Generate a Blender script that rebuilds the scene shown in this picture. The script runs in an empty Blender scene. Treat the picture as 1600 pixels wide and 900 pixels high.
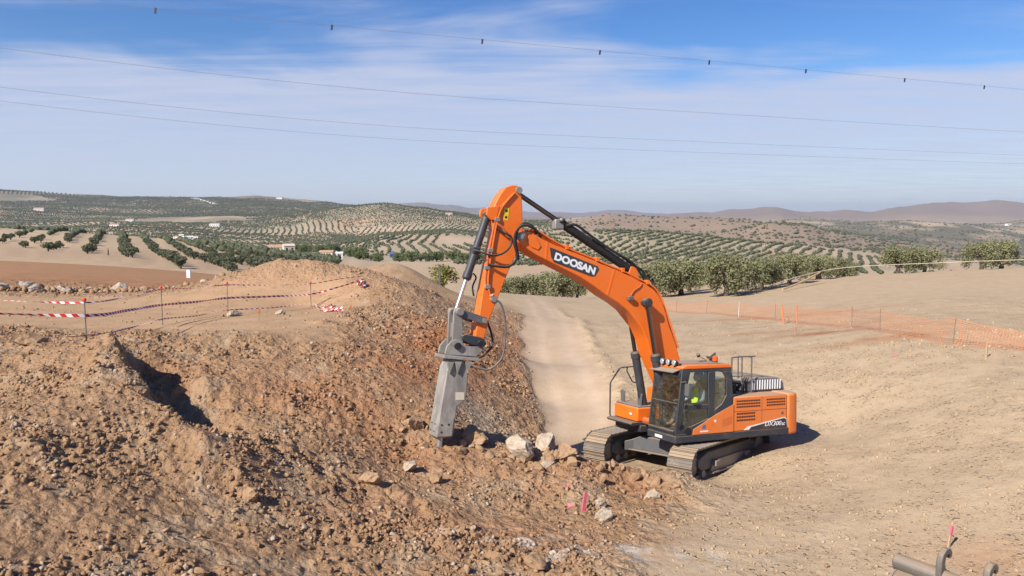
import bpy, bmesh, math, random
import numpy as np
from mathutils import Matrix, Vector

SC = bpy.context.scene
COL = SC.collection
rad = math.radians
random.seed(7)
RNG = np.random.default_rng(11)

# ------------------------------------------------------------------ camera
EYE = 7.07                                    # eye height over the pit floor at the excavator (z = 0)
cam_data = bpy.data.cameras.new('camera')
cam_data.sensor_width = 36.0
cam_data.lens = 25.95
cam_data.clip_start = 0.1
cam_data.clip_end = 40000
cam = bpy.data.objects.new('camera', cam_data)
COL.objects.link(cam)
cam.location = (0, 0, EYE)
cam.rotation_euler = (rad(90 - 5.655), 0, 0)
SC.camera = cam

# ------------------------------------------------------------------ sky, sun, exposure
SUN_EL, SUN_AZ = 39.0, 43.0                   # azimuth: measured from straight behind the camera towards its left
sun_vec = Vector((-math.sin(rad(SUN_AZ)) * math.cos(rad(SUN_EL)), -math.cos(rad(SUN_AZ)) * math.cos(rad(SUN_EL)), math.sin(rad(SUN_EL))))
world = bpy.data.worlds.new('World')
SC.world = world
world.use_nodes = True
wt = world.node_tree
wt.nodes.clear()

class NT:
    """small helper to wire shader nodes"""
    def __init__(s, tree): s.t = tree
    def n(s, typ, ins=None, **props):
        nd = s.t.nodes.new(typ)
        for k, v in props.items(): setattr(nd, k, v)
        for k, v in (ins or {}).items():
            if isinstance(v, bpy.types.NodeSocket): s.t.links.new(v, nd.inputs[k])
            else: nd.inputs[k].default_value = v
        return nd
    def math(s, op, a, b=0.0, clamp=False):
        return s.n('ShaderNodeMath', {0: a, 1: b}, operation=op, use_clamp=clamp).outputs[0]
    def mix(s, fac, a, b, blend='MIX'):
        nd = s.n('ShaderNodeMix', data_type='RGBA', blend_type=blend)
        for k, v in ((0, fac), (6, a), (7, b)):
            if isinstance(v, bpy.types.NodeSocket): s.t.links.new(v, nd.inputs[k])
            else: nd.inputs[k].default_value = v if k == 0 else (tuple(v) + (1,) if len(v) == 3 else v)
        return nd.outputs[2]
    def noise(s, vec, scale, detail=4.0, rough=0.55, dist=0.0):
        return s.n('ShaderNodeTexNoise', {'Vector': vec, 'Scale': scale, 'Detail': detail, 'Roughness': rough, 'Distortion': dist}).outputs['Fac']
    def ramp(s, fac, lo, hi, a=0.0, b=1.0):
        return s.n('ShaderNodeMapRange', {'Value': fac, 'From Min': lo, 'From Max': hi, 'To Min': a, 'To Max': b}, interpolation_type='SMOOTHSTEP').outputs[0]

w = NT(wt)
sky = w.n('ShaderNodeTexSky', sky_type='NISHITA', sun_disc=False, sun_elevation=rad(SUN_EL), sun_rotation=rad(180 + SUN_AZ),
          altitude=600.0, air_density=1.0, dust_density=0.4, ozone_density=3.0)
tc = w.n('ShaderNodeTexCoord')
sep = w.n('ShaderNodeSeparateXYZ', {0: tc.outputs['Generated']})
zz = w.math('ADD', w.math('MAXIMUM', sep.outputs[2], 0.0), 0.035)
px = w.math('DIVIDE', sep.outputs[0], zz)
py = w.math('DIVIDE', sep.outputs[1], zz)
plane = w.n('ShaderNodeCombineXYZ', {0: px, 1: py, 2: 0.0}).outputs[0]
# high thin veil: its edge wanders with a wide noise, streaked along one wind direction
wind = w.n('ShaderNodeMapping', {0: plane, 2: (0, 0, rad(24)), 3: (0.22, 0.9, 1.0)}).outputs[0]
wide = w.noise(plane, 0.42, 4.0, 0.55, 0.3)
streak = w.noise(wind, 1.3, 7.0, 0.6, 0.9)
fine = w.noise(wind, 4.0, 6.0, 0.65, 0.5)
far = w.math('SQRT', w.math('ADD', w.math('MULTIPLY', px, px), w.math('MULTIPLY', py, py)))
cover = w.math('ADD', w.math('MULTIPLY', w.math('SUBTRACT', wide, 0.5), 3.8), w.math('MULTIPLY', w.math('SUBTRACT', streak, 0.5), 2.2))
cover = w.math('ADD', cover, w.math('MULTIPLY', w.math('SUBTRACT', far, 4.15), 0.72))
veil = w.ramp(cover, -0.45, 0.55)
wisps = w.math('MULTIPLY', w.ramp(streak, 0.48, 0.78), w.ramp(fine, 0.3, 0.75))
mask = w.math('MAXIMUM', w.math('MULTIPLY', veil, w.ramp(fine, 0.25, 0.7, 0.66, 0.95)), w.math('MULTIPLY', wisps, 0.55))
low = w.ramp(sep.outputs[2], 0.015, 0.16)      # the veil thins into plain haze towards the horizon
mask = w.math('MULTIPLY', mask, w.math('ADD', w.math('MULTIPLY', low, 0.1), 0.9))
SKY_GAIN = 0.10
blue = w.n('ShaderNodeHueSaturation', {'Color': sky.outputs[0], 'Saturation': 1.32, 'Value': 0.92, 'Hue': 0.512}).outputs[0]
bg_sky = w.n('ShaderNodeBackground', {'Color': blue, 'Strength': SKY_GAIN})
bg_cloud = w.n('ShaderNodeBackground', {'Color': (0.405, 0.440, 0.565, 1), 'Strength': 1.0})
mixw = w.n('ShaderNodeMixShader', {0: mask, 1: bg_sky.outputs[0], 2: bg_cloud.outputs[0]})
w.n('ShaderNodeOutputWorld', {0: mixw.outputs[0]})

sun_data = bpy.data.lights.new('sun', 'SUN')
sun_data.energy = 5.0
sun_data.angle = rad(0.53)
sun_data.color = (1.0, 0.95, 0.87)
sun = bpy.data.objects.new('sun', sun_data)
COL.objects.link(sun)
sun.location = (-30, -30, 60)
sun.rotation_euler = sun_vec.to_track_quat('Z', 'Y').to_euler()

SC.view_settings.view_transform = 'Standard'
SC.view_settings.look = 'None'
SC.view_settings.exposure = 0.52
SC.view_settings.gamma = 1.0
SC.view_settings.use_curve_mapping = False

# ------------------------------------------------------------------ tagging and mesh helpers
def tag(o, label=None, cat=None, group=None, kind=None):
    for k, v in (('label', label), ('category', cat), ('group', group), ('kind', kind)):
        if v: o[k] = v
    return o

class MB:
    """collects polygons, then becomes one mesh object"""
    def __init__(s): s.v, s.f = [], []
    def add(s, vs, fs):
        o = len(s.v)
        s.v += [tuple(p) for p in vs]
        s.f += [tuple(i + o for i in f) for f in fs]
        return s
    def box(s, lo, hi):
        (a, b, c), (d, e, f) = lo, hi
        return s.add([(a, b, c), (d, b, c), (d, e, c), (a, e, c), (a, b, f), (d, b, f), (d, e, f), (a, e, f)],
                     [(0, 3, 2, 1), (4, 5, 6, 7), (0, 1, 5, 4), (1, 2, 6, 5), (2, 3, 7, 6), (3, 0, 4, 7)])
    def prism(s, pts, y0, y1, ax='y'):
        """closed outline extruded along y (outline in x,z) or along z (outline in x,y) or x (outline in y,z)"""
        n = len(pts)
        mk = {'y': lambda p, q: (p[0], q, p[1]), 'z': lambda p, q: (p[0], p[1], q), 'x': lambda p, q: (q, p[0], p[1])}[ax]
        vs = [mk(p, y0) for p in pts] + [mk(p, y1) for p in pts]
        fs = [tuple(range(n)), tuple(range(2 * n - 1, n - 1, -1))] + [(i, i + n, (i + 1) % n + n, (i + 1) % n) for i in range(n)]
        return s.add(vs, fs)
    def tube(s, path, r, seg=8, cap=True):
        P = [Vector(p) for p in path]
        rs = r if isinstance(r, (list, tuple)) else [r] * len(P)
        vs, fs, ref = [], [], None
        for i, p in enumerate(P):
            d = (P[min(i + 1, len(P) - 1)] - P[max(i - 1, 0)]).normalized()
            if ref is None: ref = Vector((0, 0, 1)) if abs(d.z) < 0.9 else Vector((1, 0, 0))
            u = (ref - d * ref.dot(d)).normalized()
            ref = u
            v = d.cross(u)
            for k in range(seg):
                a = 2 * math.pi * k / seg
                vs.append(p + (u * math.cos(a) + v * math.sin(a)) * rs[i])
        for i in range(len(P) - 1):
            for k in range(seg):
                a, b = i * seg + k, i * seg + (k + 1) % seg
                fs.append((a, b, b + seg, a + seg))
        if cap:
            fs.append(tuple(range(seg - 1, -1, -1)))
            fs.append(tuple((len(P) - 1) * seg + k for k in range(seg)))
        return s.add(vs, fs)
    def cyl(s, p0, p1, r, seg=16): return s.tube([p0, p1], r, seg)
    def build(s, name, mat=None, parent=None, bevel=0.0, smooth=False, seg=2):
        me = bpy.data.meshes.new(name)
        me.from_pydata(s.v, [], s.f)
        bm = bmesh.new(); bm.from_mesh(me)
        bmesh.ops.recalc_face_normals(bm, faces=bm.faces)
        bm.to_mesh(me); bm.free()
        if mat: me.materials.append(mat)
        o = bpy.data.objects.new(name, me)
        COL.objects.link(o)
        if parent: o.parent = parent
        me.polygons.foreach_set('use_smooth', [True] * len(me.polygons))
        if not smooth: me.set_sharp_from_angle(angle=rad(32))
        if bevel:
            m = o.modifiers.new('bevel', 'BEVEL'); m.width = bevel; m.segments = seg; m.limit_method = 'ANGLE'; m.angle_limit = rad(40)
        return o

def spline(pts, n=6):
    """Catmull-Rom through the points"""
    P = [Vector(p) for p in pts]
    out = []
    for i in range(len(P) - 1):
        a, b, c, d = P[max(i - 1, 0)], P[i], P[i + 1], P[min(i + 2, len(P) - 1)]
        for k in range(n):
            t = k / n
            out.append(0.5 * ((2 * b) + (c - a) * t + (2 * a - 5 * b + 4 * c - d) * t * t + (3 * b - a - 3 * c + d) * t ** 3))
    return out + [P[-1]]

def empty(name, loc, rz=0.0):
    o = bpy.data.objects.new(name, None)
    COL.objects.link(o)
    o.location = loc
    o.rotation_euler = (0, 0, rz)
    o.empty_display_size = 0.3
    return o

def np_mesh(name, verts, faces, mat=None, colors=None, smooth=False, alpha=None):
    """fast mesh from numpy arrays; faces (n,3) or (n,4)"""
    me = bpy.data.meshes.new(name)
    k = faces.shape[1]
    me.vertices.add(len(verts)); me.vertices.foreach_set('co', verts.astype(np.float32).ravel())
    me.loops.add(faces.size); me.loops.foreach_set('vertex_index', faces.astype(np.int32).ravel())
    me.polygons.add(len(faces)); me.polygons.foreach_set('loop_start', np.arange(0, faces.size, k, dtype=np.int32))
    me.update(calc_edges=True)
    if smooth: me.polygons.foreach_set('use_smooth', np.ones(len(faces), dtype=bool))
    if colors is not None:
        at = me.color_attributes.new('tint', 'FLOAT_COLOR', 'POINT')
        c4 = np.ones((len(verts), 4), np.float32); c4[:, :3] = colors
        if alpha is not None: c4[:, 3] = alpha
        at.data.foreach_set('color', c4.ravel())
    if mat: me.materials.append(mat)
    me.validate()
    o = bpy.data.objects.new(name, me)
    COL.objects.link(o)
    return o

# ------------------------------------------------------------------ materials
def new_mat(name):
    m = bpy.data.materials.new(name)
    m.use_nodes = True
    m.node_tree.nodes.clear()
    return m, NT(m.node_tree)

def finish(m, t, color, rough=0.9, bump=None, strength=0.3, dist=0.02, spec=0.3, metal=0.0, **extra):
    ins = {'Base Color': color, 'Roughness': rough, 'Specular IOR Level': spec, 'Metallic': metal}
    ins.update(extra)
    ins = {k: (tuple(v) + (1,) if isinstance(v, tuple) and len(v) == 3 else v) for k, v in ins.items()}
    b = t.n('ShaderNodeBsdfPrincipled', ins)
    if bump is not None:
        bn = t.n('ShaderNodeBump', {'Height': bump, 'Strength': strength, 'Distance': dist})
        t.t.links.new(bn.outputs[0], b.inputs['Normal'])
    t.n('ShaderNodeOutputMaterial', {0: b.outputs[0]})
    return m

DUST = (0.42, 0.30, 0.19)
def painted(name, col, rough=0.45, dust=0.35, metal=0.0, wear=None, spec=0.4):
    """paint or steel with dust that settled on upward faces, faint blotches and fine grime"""
    m, t = new_mat(name)
    co = t.n('ShaderNodeTexCoord').outputs['Object']
    n1 = t.noise(co, 2.2, 6, 0.65)
    n2 = t.noise(co, 17.0, 5, 0.7)
    nz = t.n('ShaderNodeSeparateXYZ', {0: t.n('ShaderNodeNewGeometry').outputs['True Normal']}).outputs[2]
    up = t.ramp(nz, 0.25, 0.95)
    grime = t.math('MULTIPLY', t.ramp(n1, 0.42, 0.8), t.ramp(n2, 0.3, 0.75))
    fac = t.math('ADD', t.math('MULTIPLY', up, dust * 1.9), t.math('MULTIPLY', grime, dust), True)
    c = t.mix(t.ramp(n2, 0.3, 0.7, 0.0, 0.25), col, tuple(q * 0.72 for q in col))
    if wear: c = t.mix(t.math('MULTIPLY', t.ramp(n2, 0.55, 0.7), t.ramp(n1, 0.4, 0.65)), c, wear)
    c = t.mix(t.math('MINIMUM', fac, 0.9), c, DUST)
    r = t.math('ADD', rough, t.math('MULTIPLY', fac, 0.9 - rough), True)
    return finish(m, t, c, r, n2, 0.08, 0.01, spec, metal)

M = {}
M['orange'] = painted('orange_paint', (0.80, 0.155, 0.010), 0.40, 0.22)
M['orange_dusty'] = painted('dusty_orange_paint', (0.74, 0.185, 0.035), 0.5, 0.42)
M['dark'] = painted('dark_grey_paint', (0.035, 0.038, 0.045), 0.5, 0.22)
M['grey'] = painted('mid_grey_paint', (0.10, 0.10, 0.105), 0.5, 0.35)
M['black'] = painted('black_rubber', (0.014, 0.014, 0.015), 0.55, 0.12)
M['worn'] = painted('worn_steel', (0.26, 0.235, 0.21), 0.5, 0.5, 0.25, wear=(0.48, 0.44, 0.39))
M['shoe'] = painted('dusty_track_steel', (0.18, 0.155, 0.13), 0.5, 0.55, 0.3, wear=(0.36, 0.31, 0.26))
M['bucket'] = painted('bucket_steel', (0.15, 0.135, 0.12), 0.5, 0.32, 0.3, wear=(0.24, 0.22, 0.20))
m_, t_ = new_mat('polished_rod')
M['chrome'] = finish(m_, t_, (0.50, 0.49, 0.47, 1), 0.38, spec=0.5, metal=0.8)
M['darkrod'] = painted('oily_rod', (0.16, 0.12, 0.09), 0.2, 0.05, 0.9)
M['white'] = painted('white_print', (0.78, 0.78, 0.76), 0.5, 0.04)
M['yellow'] = painted('yellow_sticker', (0.75, 0.50, 0.02), 0.5, 0.06)
M['beacon'] = painted('orange_beacon_lens', (0.65, 0.10, 0.01), 0.15, 0.05)
M['lamp'] = painted('lamp_glass', (0.72, 0.72, 0.72), 0.1, 0.05, 0.6)
M['rust'] = painted('red_oxide_pipe', (0.40, 0.09, 0.03), 0.5, 0.2)
M['seat'] = painted('seat_cloth', (0.03, 0.03, 0.035), 0.9, 0.05)
M['vest'] = painted('lime_vest', (0.62, 0.90, 0.05), 0.8, 0.0)
M['shirt'] = painted('pale_blue_shirt', (0.42, 0.52, 0.60), 0.9, 0.02)
M['trousers'] = painted('dark_trousers', (0.05, 0.06, 0.08), 0.9, 0.06)
M['skin'] = painted('skin', (0.42, 0.22, 0.14), 0.6, 0.0)
M['hair'] = painted('dark_hair', (0.02, 0.015, 0.01), 0.7, 0.0)
M['wood'] = painted('pale_stake_wood', (0.50, 0.34, 0.20), 0.8, 0.1)
M['pink'] = painted('pink_spray_paint', (0.74, 0.14, 0.22), 0.8, 0.15)
M['redcap'] = painted('red_plastic_cap', (0.70, 0.07, 0.03), 0.5, 0.1)
M['rebar'] = painted('rusty_grey_bar', (0.20, 0.17, 0.15), 0.6, 0.2)
M['net'] = painted('orange_plastic_net', (0.62, 0.22, 0.09), 0.6, 0.12)
M['cable'] = painted('aluminium_cable', (0.24, 0.25, 0.28), 0.6, 0.0, 0.2)
M['marker_black'] = painted('black_bird_marker', (0.02, 0.02, 0.02), 0.6, 0.0)
M['wall_white'] = painted('white_limewash', (0.74, 0.73, 0.70), 0.9, 0.03)
M['wall_cream'] = painted('cream_render', (0.60, 0.52, 0.40), 0.9, 0.05)
M['tile'] = painted('clay_roof_tile', (0.42, 0.24, 0.16), 0.9, 0.15)
M['pane'] = painted('dark_window', (0.03, 0.035, 0.04), 0.2, 0.0)
M['bluepaint'] = painted('blue_metal_sheet', (0.07, 0.14, 0.32), 0.5, 0.05)
M['plastic_white'] = painted('white_plastic', (0.78, 0.78, 0.78), 0.5, 0.03)

def breaker_mat():
    m, t = new_mat('scuffed_breaker_steel')
    co = t.n('ShaderNodeTexCoord').outputs['Object']
    st = t.n('ShaderNodeMapping', {0: co, 3: (2.0, 2.0, 0.9)}).outputs[0]
    n1, n2, n3 = t.noise(st, 1.6, 7, 0.7, 0.6), t.noise(co, 9.0, 6, 0.7), t.noise(co, 45.0, 4, 0.7)
    c = t.mix(t.ramp(n1, 0.32, 0.70), (0.20, 0.183, 0.163), (0.36, 0.33, 0.29))
    c = t.mix(t.ramp(n2, 0.50, 0.75, 0.0, 0.6), c, (0.44, 0.35, 0.25))
    c = t.mix(t.ramp(n3, 0.60, 0.75, 0.0, 0.6), c, (0.10, 0.085, 0.07))
    return finish(m, t, c, 0.6, n2, 0.25, 0.02, 0.3, 0.15)
M['breaker'] = breaker_mat()

def glass_mat():
    m, t = new_mat('tinted_cab_glass')
    tr = t.n('ShaderNodeBsdfTransparent', {'Color': (0.90, 0.95, 0.93, 1)})
    gl = t.n('ShaderNodeBsdfGlossy', {'Color': (0.9, 0.95, 0.95, 1), 'Roughness': 0.03})
    co = t.n('ShaderNodeTexCoord').outputs['Object']
    du = t.n('ShaderNodeBsdfDiffuse', {'Color': DUST + (1,)})
    fr = t.n('ShaderNodeFresnel', {'IOR': 1.5}).outputs[0]
    a = t.n('ShaderNodeMixShader', {0: t.math('MULTIPLY', fr, 0.55, True), 1: tr.outputs[0], 2: gl.outputs[0]})
    b = t.n('ShaderNodeMixShader', {0: t.ramp(t.noise(co, 3.0, 6, 0.7), 0.45, 0.95, 0.005, 0.03), 1: a.outputs[0], 2: du.outputs[0]})
    t.n('ShaderNodeOutputMaterial', {0: b.outputs[0]})
    return m
M['glass'] = glass_mat()

def soil_mat(name, scale=1.0, bump=0.6):
    """soil whose hue comes from the 'tint' attribute, with grain, pebbles and cracks"""
    m, t = new_mat(name)
    att = t.n('ShaderNodeAttribute', attribute_name='tint')
    tint, churn = att.outputs['Color'], att.outputs['Alpha']
    co = t.n('ShaderNodeTexCoord').outputs['Object']
    n1 = t.noise(co, 0.9 * scale, 8, 0.68)
    n2 = t.noise(co, 7.0 * scale, 8, 0.72, 0.3)
    n3 = t.noise(co, 38.0 * scale, 5, 0.7)
    warpv = t.n('ShaderNodeVectorMath', {0: co, 1: t.n('ShaderNodeVectorMath', {0: t.n('ShaderNodeTexNoise', {'Vector': co, 'Scale': 6.0 * scale, 'Detail': 3.0}).outputs['Color'], 3: 0.16 / scale}, operation='SCALE').outputs[0]}, operation='ADD').outputs[0]
    vor = t.n('ShaderNodeTexVoronoi', {'Vector': warpv, 'Scale': 11.0 * scale, 'Randomness': 1.0}).outputs['Distance']
    vor2 = t.n('ShaderNodeTexVoronoi', {'Vector': warpv, 'Scale': 4.6 * scale, 'Randomness': 1.0}).outputs['Distance']
    c = t.mix(t.ramp(n1, 0.3, 0.72, 0.0, 0.55), tint, (0.74, 0.70, 0.66), 'MULTIPLY')
    c = t.mix(t.ramp(n2, 0.52, 0.75, 0.0, 0.30), c, (0.60, 0.50, 0.40))
    c = t.mix(t.ramp(n3, 0.35, 0.7, 0.0, 0.45), c, (0.62, 0.56, 0.50), 'MULTIPLY')
    crumbs = t.math('MULTIPLY', t.ramp(vor2, 0.42, 0.12), 0.5)
    h = t.math('ADD', t.math('ADD', t.math('MULTIPLY', n2, 0.16), t.math('MULTIPLY', crumbs, 0.5)), t.math('ADD', t.math('MULTIPLY', n3, 0.22), t.math('ADD', t.math('MULTIPLY', t.math('SUBTRACT', 1.0, vor), 0.30), t.math('MULTIPLY', t.math('SUBTRACT', 1.0, vor2), 0.38))))
    # firm ground: only single crumbs stand out of a dusty skin
    firm = t.math('MULTIPLY', n3, 0.10)
    for sc_, amt, lim in ((7.5, 0.55, 0.62), (15.0, 0.36, 0.55), (29.0, 0.2, 0.5)):
        vc = t.n('ShaderNodeTexVoronoi', {'Vector': warpv, 'Scale': sc_ * scale, 'Randomness': 1.0})
        pick = t.math('GREATER_THAN', t.n('ShaderNodeSeparateColor', {0: vc.outputs['Color']}).outputs[0], lim)
        clump = t.ramp(n1, 0.42, 0.60, 0.15, 1.0)
        firm = t.math('ADD', firm, t.math('MULTIPLY', t.math('MULTIPLY', t.ramp(vc.outputs['Distance'], 0.36, 0.12), pick), t.math('MULTIPLY', clump, amt)))
    k = t.ramp(churn, 0.48, 0.85)
    h = t.math('ADD', t.math('MULTIPLY', h, k), t.math('MULTIPLY', firm, t.math('SUBTRACT', 1.0, k)))
    return finish(m, t, c, 0.95, h, t.math('MULTIPLY', t.ramp(churn, 0.10, 0.40, 0.15, 1.0), bump, True), 0.14 / scale, 0.12)
M['soil'] = soil_mat('excavated_soil', 1.0, 0.9)
M['rubble'] = soil_mat('rubble_stone', 2.0, 0.5)

def stone_mat(name, a, b, scale=2.5):
    m, t = new_mat(name)
    co = t.n('ShaderNodeTexCoord').outputs['Object']
    rnd = t.n('ShaderNodeObjectInfo').outputs['Random']
    n1 = t.noise(co, scale, 8, 0.7)
    n2 = t.noise(co, scale * 7, 6, 0.7)
    c = t.mix(t.ramp(n1, 0.35, 0.68), a, b)
    c = t.mix(t.math('MULTIPLY', rnd, 0.4), c, tuple(q * 0.72 for q in a))
    h = t.math('ADD', n1, t.math('MULTIPLY', n2, 0.4))
    return finish(m, t, c, 0.95, h, 0.7, 0.06, 0.15)
M['clod'] = stone_mat('brown_clod', (0.37, 0.225, 0.125), (0.46, 0.31, 0.19))
M['limestone'] = stone_mat('pale_limestone', (0.52, 0.44, 0.34), (0.38, 0.26, 0.16), 2.6)
M['greyrock'] = stone_mat('grey_layered_rock', (0.36, 0.33, 0.30), (0.26, 0.21, 0.17), 2.2)

def leaf_mat(name, a, b):
    m, t = new_mat(name)
    rnd = t.n('ShaderNodeObjectInfo').outputs['Random']
    tint = t.n('ShaderNodeAttribute', attribute_name='tint').outputs['Fac']
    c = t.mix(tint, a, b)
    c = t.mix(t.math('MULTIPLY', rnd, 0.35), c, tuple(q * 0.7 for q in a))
    d = t.n('ShaderNodeBsdfDiffuse', {'Color': c})
    tl = t.n('ShaderNodeBsdfTranslucent', {'Color': c})
    mx = t.n('ShaderNodeMixShader', {0: 0.22, 1: d.outputs[0], 2: tl.outputs[0]})
    t.n('ShaderNodeOutputMaterial', {0: mx.outputs[0]})
    return m
M['olive'] = leaf_mat('olive_leaf', (0.155, 0.158, 0.075), (0.33, 0.32, 0.175))
M['olive_far'] = leaf_mat('far_olive_leaf', (0.090, 0.100, 0.058), (0.175, 0.185, 0.108))
M['green'] = leaf_mat('green_leaf', (0.09, 0.12, 0.045), (0.19, 0.22, 0.09))
M['yellowgreen'] = leaf_mat('yellow_green_leaf', (0.17, 0.17, 0.04), (0.30, 0.27, 0.08))
M['bark'] = painted('olive_bark', (0.09, 0.07, 0.05), 0.95, 0.1)
# ------------------------------------------------------------------ terrain
# surveyed heights of the site (x to the right, y away from the camera, z up; metres)
CTRL = [
    (3.08, 17.2, 0.57), (1.57, 17.6, 1.04), (0, 16.8, 1.08), (-1.64, 16.7, 1.51), (-2.1, 16.8, 1.46), (-2.89, 16.2, 1.55),
    (-1.33, 14.8, 1.2), (1.35, 15, 0.85), (4.18, 15.5, 0.64), (6.74, 15, 0.85), (8.8, 14, 1.26), (7.73, 12.2, 1.09),
    (5.57, 12.3, 0.93), (2.21, 12.2, 0.98), (0, 11.7, 1.17), (-1.99, 11, 1.52), (-3.62, 10, 2.03), (-5, 9.2, 2.43),
    (-6.23, 8.6, 2.73), (-8.19, 11.5, 3.36), (-10.24, 14.5, 3.7), (-11.95, 17, 3.96), (-10.64, 18, 3.78), (-9.21, 16.6, 4.23),
    (-7.84, 14.8, 3.66), (-6.49, 13.6, 3.32), (-5.35, 12.8, 3.06), (-7.38, 15.9, 3.17), (-6.05, 14.8, 2.73), (-4.93, 14.2, 2.62),
    (-9.15, 14.4, 3.73), (-8.4, 12.8, 3.52), (-8.14, 18.5, 3.44), (-6.69, 19, 3.34), (-5.15, 19.5, 3.24), (-4.64, 17.5, 2.69),
    (-3.22, 18.2, 2.52), (-3.02, 17, 1.89), (-4.67, 15, 2.5), (-4.07, 13, 2.16), (-5.37, 12, 2.54), (-6.4, 11, 2.91),
    (-2.92, 13, 1.68), (-7, 21, 3.51), (-6.01, 24.5, 3.42), (-5.56, 26.5, 3.35), (-4.41, 28, 3.26), (-3.05, 29, 2.92),
    (-13.37, 16, 3.93), (-9.3, 11, 3.52), (-24.9, 30, 3.31), (-47.84, 55, 2.59), (13.11, 15.5, 2.07), (19.25, 23, 2.15),
    (33.2, 40, 2.06), (10.29, 12, 1.53), (-3.46, 33, 2.88), (-1.1, 42, 1.73), (0.66, 50, 0.32), (0.58, 33, 0.59),
    (0.8, 26, 0.57), (0.96, 21.5, 0.52), (3.09, 23.2, 0.53), (3.05, 33, 0.59), (3.15, 48, 0.21), (2.53, 58, -0.2),
    (-0.99, 22.5, 1.85), (-1.75, 19.8, 2.12), (-0.72, 20.3, 1.35), (-0.59, 27, 1.77), (-0.5, 38, 1.47), (-2.97, 22.5, 2.65),
    (-1.96, 28, 2.57), (16.52, 27, 2.3), (15.79, 31, 2.12), (16.43, 35, 1.69), (15.76, 40, 1.14), (15.62, 43, 0.88),
    (14.99, 48, 0.38), (14.71, 55, -0.31), (13.81, 61, -1.06), (17.23, 24.5, 2.41), (7.86, 29.8, 1.22), (10.17, 25.6, 1.13),
    (12.45, 23.5, 1.62), (13.26, 20, 2.07), (9.56, 21.5, 0.52), (10.42, 18, 1.26), (11.61, 16.5, 1.75), (3.99, 26.3, 0.97),
    (5.62, 31.2, 1.09), (5.23, 46, 0.49), (7.36, 40, 0.82), (8.01, 19.9, 0.67), (9.16, 20.6, 0.61), (21.65, 62, -0.16),
    (18.85, 72, -1.32), (22.83, 77, -1.36), (30.51, 70, -0.17), (27.23, 48, 1.48), (26.25, 38, 1.97), (41.3, 60, 1.13),
    (65.22, 95, 0.23), (46.97, 90, -0.27), (35.26, 90, -1.05), (14.83, 85, -2.46), (5.8, 95, -4), (0, 95, -4),
    (-14.4, 33, 3.17), (-11.63, 32.5, 3.2), (-9.36, 33.5, 2.99), (-12.21, 38, 4.7), (-13.84, 37, 3.99), (-9.9, 38, 4.67),
    (-8.31, 37.5, 4.44), (-6.67, 36.5, 4.09), (-5.33, 35, 3.73), (-4.24, 33.5, 3.28), (-14.53, 45, 1.82), (-10.21, 45, 1.75),
    (-7.77, 44.5, 1.88), (-8.28, 53, 3.63), (-10.13, 53, 3.35), (-6.98, 53.5, 2.94), (-5.23, 50, 1.9), (-7.05, 54, 2.2),
    (-9.42, 60, 0.6), (-5.4, 62, 0.93), (-3.77, 72, -0.37), (-1.48, 85, -2.09), (-16.8, 24, 3.64), (-15.31, 25, 3.5),
    (-13.95, 29, 3.18), (-23.04, 33, 3.22), (-21.54, 38, 2.97), (-25.8, 40, 3.04), (-19.66, 41, 2.79), (-21.78, 50, 2.29),
    (-41.72, 60, 2.6), (-36.74, 65, 2), (-30.45, 70, 1.3), (-76.37, 110, 0.59), (-62.53, 120, -0.83), (-44.93, 110, -0.94),
    (-30.47, 100, -1.96), (-17.43, 100, -2.83), (-8.28, 95, -3.17), (4.05, 17.3, 0.76), (2.91, 17.6, 0.76), (2.29, 18.3, 0.63),
    (1.76, 18.8, 0.69), (5.08, 17.75, 0.35), (6.53, 18.9, 0.43), (7, 19.4, 0.56), (4.8, 20.5, 0.02), (3.6, 19.2, 0.2),
    (6.6, 21.8, 0.3), (3.6, 21.8, 0.15),
]
RANGE_BEARING = [-0.9538, -0.9104, -0.8671, -0.8237, -0.7804, -0.7370, -0.6937, -0.6503, -0.6070, -0.5636, -0.5202, -0.4769, -0.4335, -0.3902, -0.3468, -0.3035, -0.2601, -0.2168, -0.1734, -0.1301, -0.0867, -0.0434, 0.0000, 0.0434, 0.0867, 0.1301, 0.1734, 0.2168, 0.2601, 0.3035, 0.3468, 0.3902, 0.4335, 0.4769, 0.5202, 0.5636, 0.6070, 0.6503, 0.6937, 0.7370, 0.7804, 0.8237, 0.8671, 0.9104, 0.9538]
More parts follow.
